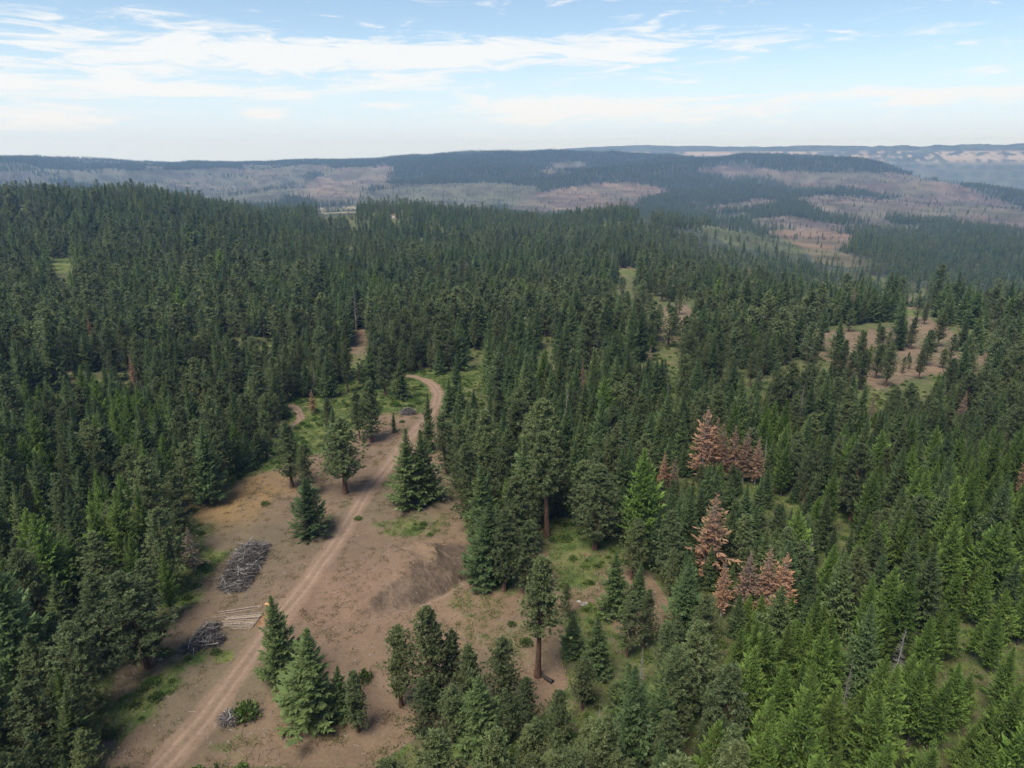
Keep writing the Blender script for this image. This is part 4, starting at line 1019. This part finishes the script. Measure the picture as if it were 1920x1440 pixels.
for i, lab in ((0, 'left one of two small orange fresh-cut log rounds'), (1, 'right one of two small orange fresh-cut log rounds')):
    p = Q[i]; tube('log_round', (p[0] - .2, p[1] - .15, p[2] + .24), (p[0] + .12, p[1] + .15, p[2] + .27), .26, .27, [M_CUT, M_CUT], 10, .0, None, 70 + i, label=lab, category='log', group='fresh-cut log rounds')
A, B = Q[2], Q[3]; A[2] += .25; B[2] += .22
fl = tube('fallen_log', A, B, .22, .42, [M_CHAR, M_CHAR], 9, .06, None, 75, label='short dark charred log lying at the foot of the lone tall pine', category='log')
def boulder(p, s, seed, label):
    rg = np.random.default_rng(seed); nu, nv = 10, 7
    th = np.arange(nu) * 2 * math.pi / nu; ph = np.linspace(-.5, math.pi / 2, nv)
    P = np.array([[math.cos(a) * math.cos(b), math.sin(a) * math.cos(b), math.sin(b) * .75] for b in ph for a in th]) * s
    P *= (1 + rg.normal(0, .13, (len(P), 1))); ii = np.arange(nu * nv).reshape(nv, nu)
    q = np.stack([ii[:-1], np.roll(ii[:-1], -1, 1), np.roll(ii[1:], -1, 1), ii[1:]], -1).reshape(-1, 4)
    o = link('boulder', mesh_np('boulder', P, q, None, [M_ROCK]), label=label, category='rock'); o.location = p; o.scale = (1.25, .9, .8)
boulder(Q[4], .45, 1, 'small pale rock at the foot of the large wide pine')
boulder(Q[5], .65, 2, 'grey rock on the slope above the lower hollow')
boulder(Q[7], .35, 3, 'small rock beside the grey rock above the lower hollow')

def brush_pile(px_axis, hw, hh, n, label, seed, poles=14, extra=0):
    """heap of cut branches: a dense tangle with single poles lying on it"""
    rg = np.random.default_rng(seed); P = at_many(px_axis); c = P.mean(0)
    e = link('brush_pile', None, label=label, category='brush pile'); e.location = c
    ax = P[:, :2]; sl_ = np.hypot(*np.diff(ax, axis=0).T); cs = np.concatenate([[0], np.cumsum(sl_)]); Lp = cs[-1]
    def pt(n_, spread=1.0):
        s = rg.uniform(-.04, 1.04, n_) * Lp
        q = np.stack([np.interp(s, cs, ax[:, 0]), np.interp(s, cs, ax[:, 1])], 1)
        w_ = hw * np.sqrt(np.clip(1 - (2 * s / Lp - 1) ** 4 * .6, .15, 1)); la = rg.uniform(-1, 1, n_) * spread
        dv = norm(np.column_stack([np.gradient(np.interp(s, cs, ax[:, 0])) * 0 + (ax[-1, 0] - ax[0, 0]), np.full(n_, ax[-1, 1] - ax[0, 1])]))
        q = q + np.stack([dv[:, 1], -dv[:, 0]], 1) * (la * w_)[:, None] + rg.normal(0, .15, (n_, 2))
        top = hh * np.clip(1 - la ** 2, 0, 1) ** .6 * np.clip(1 - np.abs(2 * s / Lp - 1) ** 5, .1, 1) * (.65 + .7 * vnoise(q[:, 0] * .5, q[:, 1] * .5, seed))
        return q, top
    # tangle
    q, top = pt(n); zz2 = height(q[:, 0], q[:, 1]) + top * rg.uniform(.55, 1.08, n)
    a = rg.uniform(0, 2 * math.pi, n); ln = rg.uniform(.7, 2.6, n)
    dv = np.column_stack([np.cos(a), np.sin(a), rg.normal(0, .22, n)]) * ln[:, None] * .5
    m0 = np.column_stack([q, zz2]) - c
    v_, f_ = prism(m0 - dv, m0 + dv, rg.uniform(.02, .045, n) * rg.choice([1, 1, 1, 2.2], n), rg.uniform(.01, .03, n))
    tint = np.repeat(rg.choice([.35, .6, .9, 1.5, 2.4], n, p=[.34, .3, .2, .10, .06]), 6)
    link('twigs', mesh_np('twigs', v_, f_, None, [M_GREY], {'tint': ('FLOAT', tint)}), e, kind='stuff')
    # core heap under it
    g = 26; s_ = np.linspace(0, 1, g); l_ = np.linspace(-1, 1, 13); S, Lq = np.meshgrid(s_, l_, indexing='ij')
    cx_ = np.interp(S * Lp, cs, ax[:, 0]); cy_ = np.interp(S * Lp, cs, ax[:, 1]); d_ = norm((ax[-1] - ax[0])[None])[0]
    w_ = hw * np.sqrt(np.clip(1 - (2 * S - 1) ** 4 * .75, .1, 1)) * .93
    cx_ = cx_ + d_[1] * Lq * w_; cy_ = cy_ - d_[0] * Lq * w_
    hz_ = hh * .72 * np.clip(1 - Lq ** 2, 0, 1) ** .6 * np.clip(1 - np.abs(2 * S - 1) ** 5, 0, 1) * (.5 + .9 * vnoise(cx_ * .9, cy_ * .9, seed + 1)) - .05
    V_ = np.column_stack([cx_.ravel(), cy_.ravel(), height(cx_.ravel(), cy_.ravel()) + hz_.ravel()]) - c
    ii = np.arange(g * 13).reshape(g, 13); qd = np.stack([ii[:-1, :-1], ii[:-1, 1:], ii[1:, 1:], ii[1:, :-1]], -1).reshape(-1, 4)
    link('packed_core', mesh_np('packed_core', V_, qd, None, [M_GREY], {'tint': ('FLOAT', rg.uniform(.35, .6, len(V_)))}), e)
    q, top = pt(poles, .9)
    for i in range(poles):
        a = rg.uniform(0, math.pi); ln = rg.uniform(2.2, 5.0) * min(1, hw / 3.2); z0 = float(height(q[i:i + 1, 0], q[i:i + 1, 1])[0]) + top[i] * 1.0 + .12
        dv = np.array([math.cos(a), math.sin(a), rg.normal(0, .1)]) * ln / 2; m0 = np.array([*q[i], z0]) - c
        tube('pole', m0 - dv, m0 + dv, .045, .095, [M_BARKG, M_CUTG], 5, .05, e, seed * 50 + i)
    return e
brush_pile([(436, 1108), (447, 1085), (463, 1055), (478, 1032), (487, 1022)], 3.1, 2.1, 2600, 'big grey brush pile between the dying conifer and the road', 5, 26)
brush_pile([(352, 1222), (375, 1205), (392, 1188), (400, 1172)], 1.7, 1.1, 700, 'long grey brush pile just below the log deck', 6, 16)
brush_pile([(385, 1206), (402, 1203), (416, 1200)], 1.5, .8, 420, 'low dark brush heap beside the long grey brush pile', 7, 6)
brush_pile([(754, 776), (765, 775), (778, 774)], 2.6, 1.4, 520, 'small far grey brush pile inside the road curve', 8, 6)
brush_pile([(415, 1352), (430, 1349), (446, 1350)], 1.3, .7, 260, 'small pile of branches and rubble at the bottom road edge', 9, 7)

# leafy shapes for shrubs and grass
GREEN = bpy.data.collections.new('undergrowth_shapes')
def bush_shape(seed, n, r, h, ln, wd):
    rg = np.random.default_rng(seed); u_ = norm(rg.normal(0, 1, (n, 3))); u_[:, 2] = np.abs(u_[:, 2])
    p = u_ * np.array([r, r, h]) * (rg.random((n, 1)) ** .4) * (.75 + .5 * vnoise(u_[:, :1] * 3 + 9, u_[:, 1:2] * 3, seed))
    dv = norm(u_ + rg.normal(0, .6, (n, 3)) + [0, 0, .4]) * rg.uniform(.6, 1.2, (n, 1)) * ln
    wv = norm(np.cross(dv, rg.normal(0, 1, (n, 3)))) * wd
    return diamonds(p, dv, wv, rg.uniform(.65, 1.3, n))
def grass_shape(seed, n, r):
    rg = np.random.default_rng(seed); p = np.column_stack([rg.normal(0, r, (n, 2)), np.zeros(n) - .03])
    dv = np.column_stack([rg.normal(0, .13, (n, 2)), rg.uniform(.18, .42, n)]); wv = norm(np.cross(dv, rg.normal(0, 1, (n, 3)))) * .035
    return diamonds(p, dv, wv, rg.uniform(.7, 1.3, n))
M_STRAW = leaf_mat('dry_grass', (.15, .13, .06), (.22, .17, .085), .3)
BM = []
for i in range(4):
    v_, q, tn = bush_shape(i, 260, 1.0, .85, .34, .11)
    m_ = mesh_np('bush', v_, q, None, [M_BUSH], {'tint': ('FLOAT', tn)}); BM.append(m_); GREEN.objects.link(bpy.data.objects.new(f'shape_g{i}', m_))
for i in range(4, 6):
    v_, q, tn = grass_shape(i, 40, .42); GREEN.objects.link(bpy.data.objects.new(f'shape_g{i}', mesh_np('tuft', v_, q, None, [M_BUSH], {'tint': ('FLOAT', tn)})))
for i in range(6, 8):
    v_, q, tn = grass_shape(i, 40, .42); GREEN.objects.link(bpy.data.objects.new(f'shape_g{i}', mesh_np('tuft', v_, q, None, [M_STRAW], {'tint': ('FLOAT', tn)})))
SHRUBS = [(497, 946, 1.0, 'small round shrub alone on the dirt left of the roadside trees'), (404, 1225, .9, 'dark little shrub right below the low brush heap'),
          (671, 974, .9, 'dark low shrub right of the road above the gravel bank'), (806, 1004, .8, 'small dark shrub at the top of the gravel bank'),
          (754, 792, .9, 'low brown-green shrub under the small far brush pile'), (683, 1276, 1.2, 'bright green young shrub behind the grey-green front pine'),
          (460, 1345, 1.8, 'bright green bush at the bottom road edge'), (960, 1172, .8, 'small shrub on the slope left of the lone tall pine'),
          (1060, 1012, 1.5, 'bright bush in the middle of the grassy hollow'), (985, 1208, 1.2, 'shrub at mid trunk of the lone tall pine'),
          (310, 1228, 1.2, 'dark bush right of the large wide pine')]
SPT = at_many(SHRUBS)
for i, sh in enumerate(SHRUBS):
    o = link('shrub', BM[i % 4], label=sh[3], category='shrub', group='single shrubs in the clearing'); o.location = SPT[i]; o.scale = (sh[2], sh[2], sh[2] * (1.5 if i in (5, 6) else .9)); o.rotation_euler = (0, 0, i * 1.3)
# undergrowth and tufts
gx, gy = jitter_grid(-150, 170, 45, 330, .95); gz = height(gx, gy); gpx, gpy = project(gx, gy, gz)
kk = (gpx > -150) & (gpx < 2070) & (gpy < 1560); gx, gy, gz = gx[kk], gy[kk], gz[kk]
_, gg = cover(gx, gy, gz); opn_ = np.zeros(len(gx), bool); qx, qy = project(gx, gy, gz)
for p in OPEN: opn_ |= in_poly(qx, qy, p)
nn = vnoise(gx / 3.1, gy / 3.1, 97); dR = seg_dist(gx, gy, ROAD)[0]
rnd = RNG.random(len(gx)); dist = np.hypot(gx, gy)
tuft = (gg * (.5 + nn) > .42) & (rnd < .75) & (dist < 260)
straw = ~tuft & opn_ & (rnd < .10 + .30 * (nn > .62)) & (dR > 2.3)
bushy = (((gg > .62) & (nn > .5) & (rnd < .16)) | (~opn_ & (rnd < .055))) & (dR > 3.5)
pk = np.where(bushy, RNG.integers(0, 4, len(gx)), np.where(tuft, RNG.integers(4, 6, len(gx)), RNG.integers(6, 8, len(gx))))
sel = tuft | straw | bushy
sz = np.where(bushy, RNG.uniform(.4, 1.15, len(gx)), RNG.uniform(.6, 1.3, len(gx)))[sel]
gn_scatter('undergrowth', np.stack([gx, gy, gz], 1)[sel], np.stack([np.zeros(sel.sum()), np.zeros(sel.sum()), RNG.random(sel.sum()) * 6.28], 1),
           np.stack([sz, sz, sz * .9], 1), pk[sel], GREEN, kind='stuff', label='grass tufts and low green bushes on the forest floor', category='undergrowth')
# loose stones, sticks and clods on the bare dirt
ns = 2600; sx = RNG.uniform(-75, 45, ns * 4); sy = RNG.uniform(62, 190, ns * 4); szz = height(sx, sy); qx, qy = project(sx, sy, szz)
ok = in_poly(qx, qy, OPEN[0]) & (seg_dist(sx, sy, ROAD)[0] > 2.2) & (vnoise(sx / 6, sy / 6, 99) > .35); sx, sy, szz = sx[ok][:ns], sy[ok][:ns], szz[ok][:ns]
ns = len(sx); a = RNG.random(ns) * 6.28; ln = np.where(RNG.random(ns) < .6, RNG.uniform(.06, .14, ns), RNG.uniform(.25, .8, ns))
m0 = np.column_stack([sx, sy, szz + .04]); dv = np.column_stack([np.cos(a), np.sin(a), np.zeros(ns)]) * ln[:, None]
v_, f_ = prism(m0 - dv, m0 + dv, np.where(ln < .2, RNG.uniform(.06, .13, ns), .035), np.where(ln < .2, .05, .02), 5)
link('debris', mesh_np('debris', v_, f_, None, [M_GREY], {'tint': ('FLOAT', np.repeat(RNG.choice([.5, .9, 1.6, 2.2], ns), 10))}), kind='stuff', label='loose sticks and stones scattered on the bare dirt', category='debris')

# small white cabin among the trees on the middle ridge
cb = at_many([(738, 409)])[0]
e = link('cabin', None, label='tiny white cabin among the trees on the middle ridge', category='cabin'); e.location = cb; e.rotation_euler = (0, 0, .5); e.scale = (.42, .42, .42)
def pmat(name, c):
    m, n, b, out = mat(name); f = n.noise(n.new('ShaderNodeTexCoord').outputs['Object'], 3.0, 4, .6)
    n.put(b.inputs['Base Color'], n.mix(f, (*[q * .85 for q in c], 1), (*c, 1))); return m
M_WH, M_RF, M_DR = pmat('white_boards', (.80, .79, .76)), pmat('metal_roof', (.42, .43, .44)), pmat('dark_door', (.10, .07, .05))
def box(name, x0, x1, y0, y1, z0, z1, m_, parent):
    v_ = [[x0, y0, z0], [x1, y0, z0], [x1, y1, z0], [x0, y1, z0], [x0, y0, z1], [x1, y0, z1], [x1, y1, z1], [x0, y1, z1]]
    return link(name, mesh_np(name, v_, [[3, 2, 1, 0], [4, 5, 6, 7], [0, 1, 5, 4], [1, 2, 6, 5], [2, 3, 7, 6], [3, 0, 4, 7]], None, [m_]), parent)
box('wall', -4, 4, -2.8, 2.8, -1, 3, M_WH, e)
link('roof', mesh_np('roof', [[-4.5, -3.3, 2.95], [4.5, -3.3, 2.95], [4.5, 3.3, 2.95], [-4.5, 3.3, 2.95], [-4.5, 0, 5.2], [4.5, 0, 5.2]], [[0, 1, 5, 4], [2, 3, 4, 5], [3, 2, 1, 0]], [[3, 0, 4], [1, 2, 5]], [M_RF]), e)
box('door', -.6, .5, -2.86, -2.8, -1, 2, M_DR, e); box('window', 1.6, 2.9, -2.85, -2.8, .8, 2, M_DR, e)
print('details', time.time() - T0)


# ------------------------------------------------------------------ haze: one closed box of even air
hm = bpy.data.materials.new('haze'); hm.use_nodes = True; ht = hm.node_tree; ht.nodes.clear()
ho = ht.nodes.new('ShaderNodeOutputMaterial'); hv = ht.nodes.new('ShaderNodeVolumePrincipled')
hv.inputs['Color'].default_value = (.33, .55, 1.0, 1); hv.inputs['Absorption Color'].default_value = (1, 1, 1, 1); hv.inputs['Density'].default_value = 1.1e-4; hv.inputs['Anisotropy'].default_value = 0.2
ht.links.new(hv.outputs[0], ho.inputs['Volume'])
zb, zt = float(Zt.min()) - 1, max(float(Zt.max()), 120) + 8
R_ = 9700.0
hvx = np.array([[sx * R_, sy * R_, zz_] for zz_ in (zb, zt) for sx, sy in ((-1, -1), (1, -1), (1, 1), (-1, 1))])
hme = mesh_np('haze', hvx, [[3, 2, 1, 0], [4, 5, 6, 7], [0, 1, 5, 4], [1, 2, 6, 5], [2, 3, 7, 6], [3, 0, 4, 7]], None, [hm])
link('haze', hme, kind='stuff', label='pale blue air over the whole valley', category='haze')
print('script', time.time() - T0)
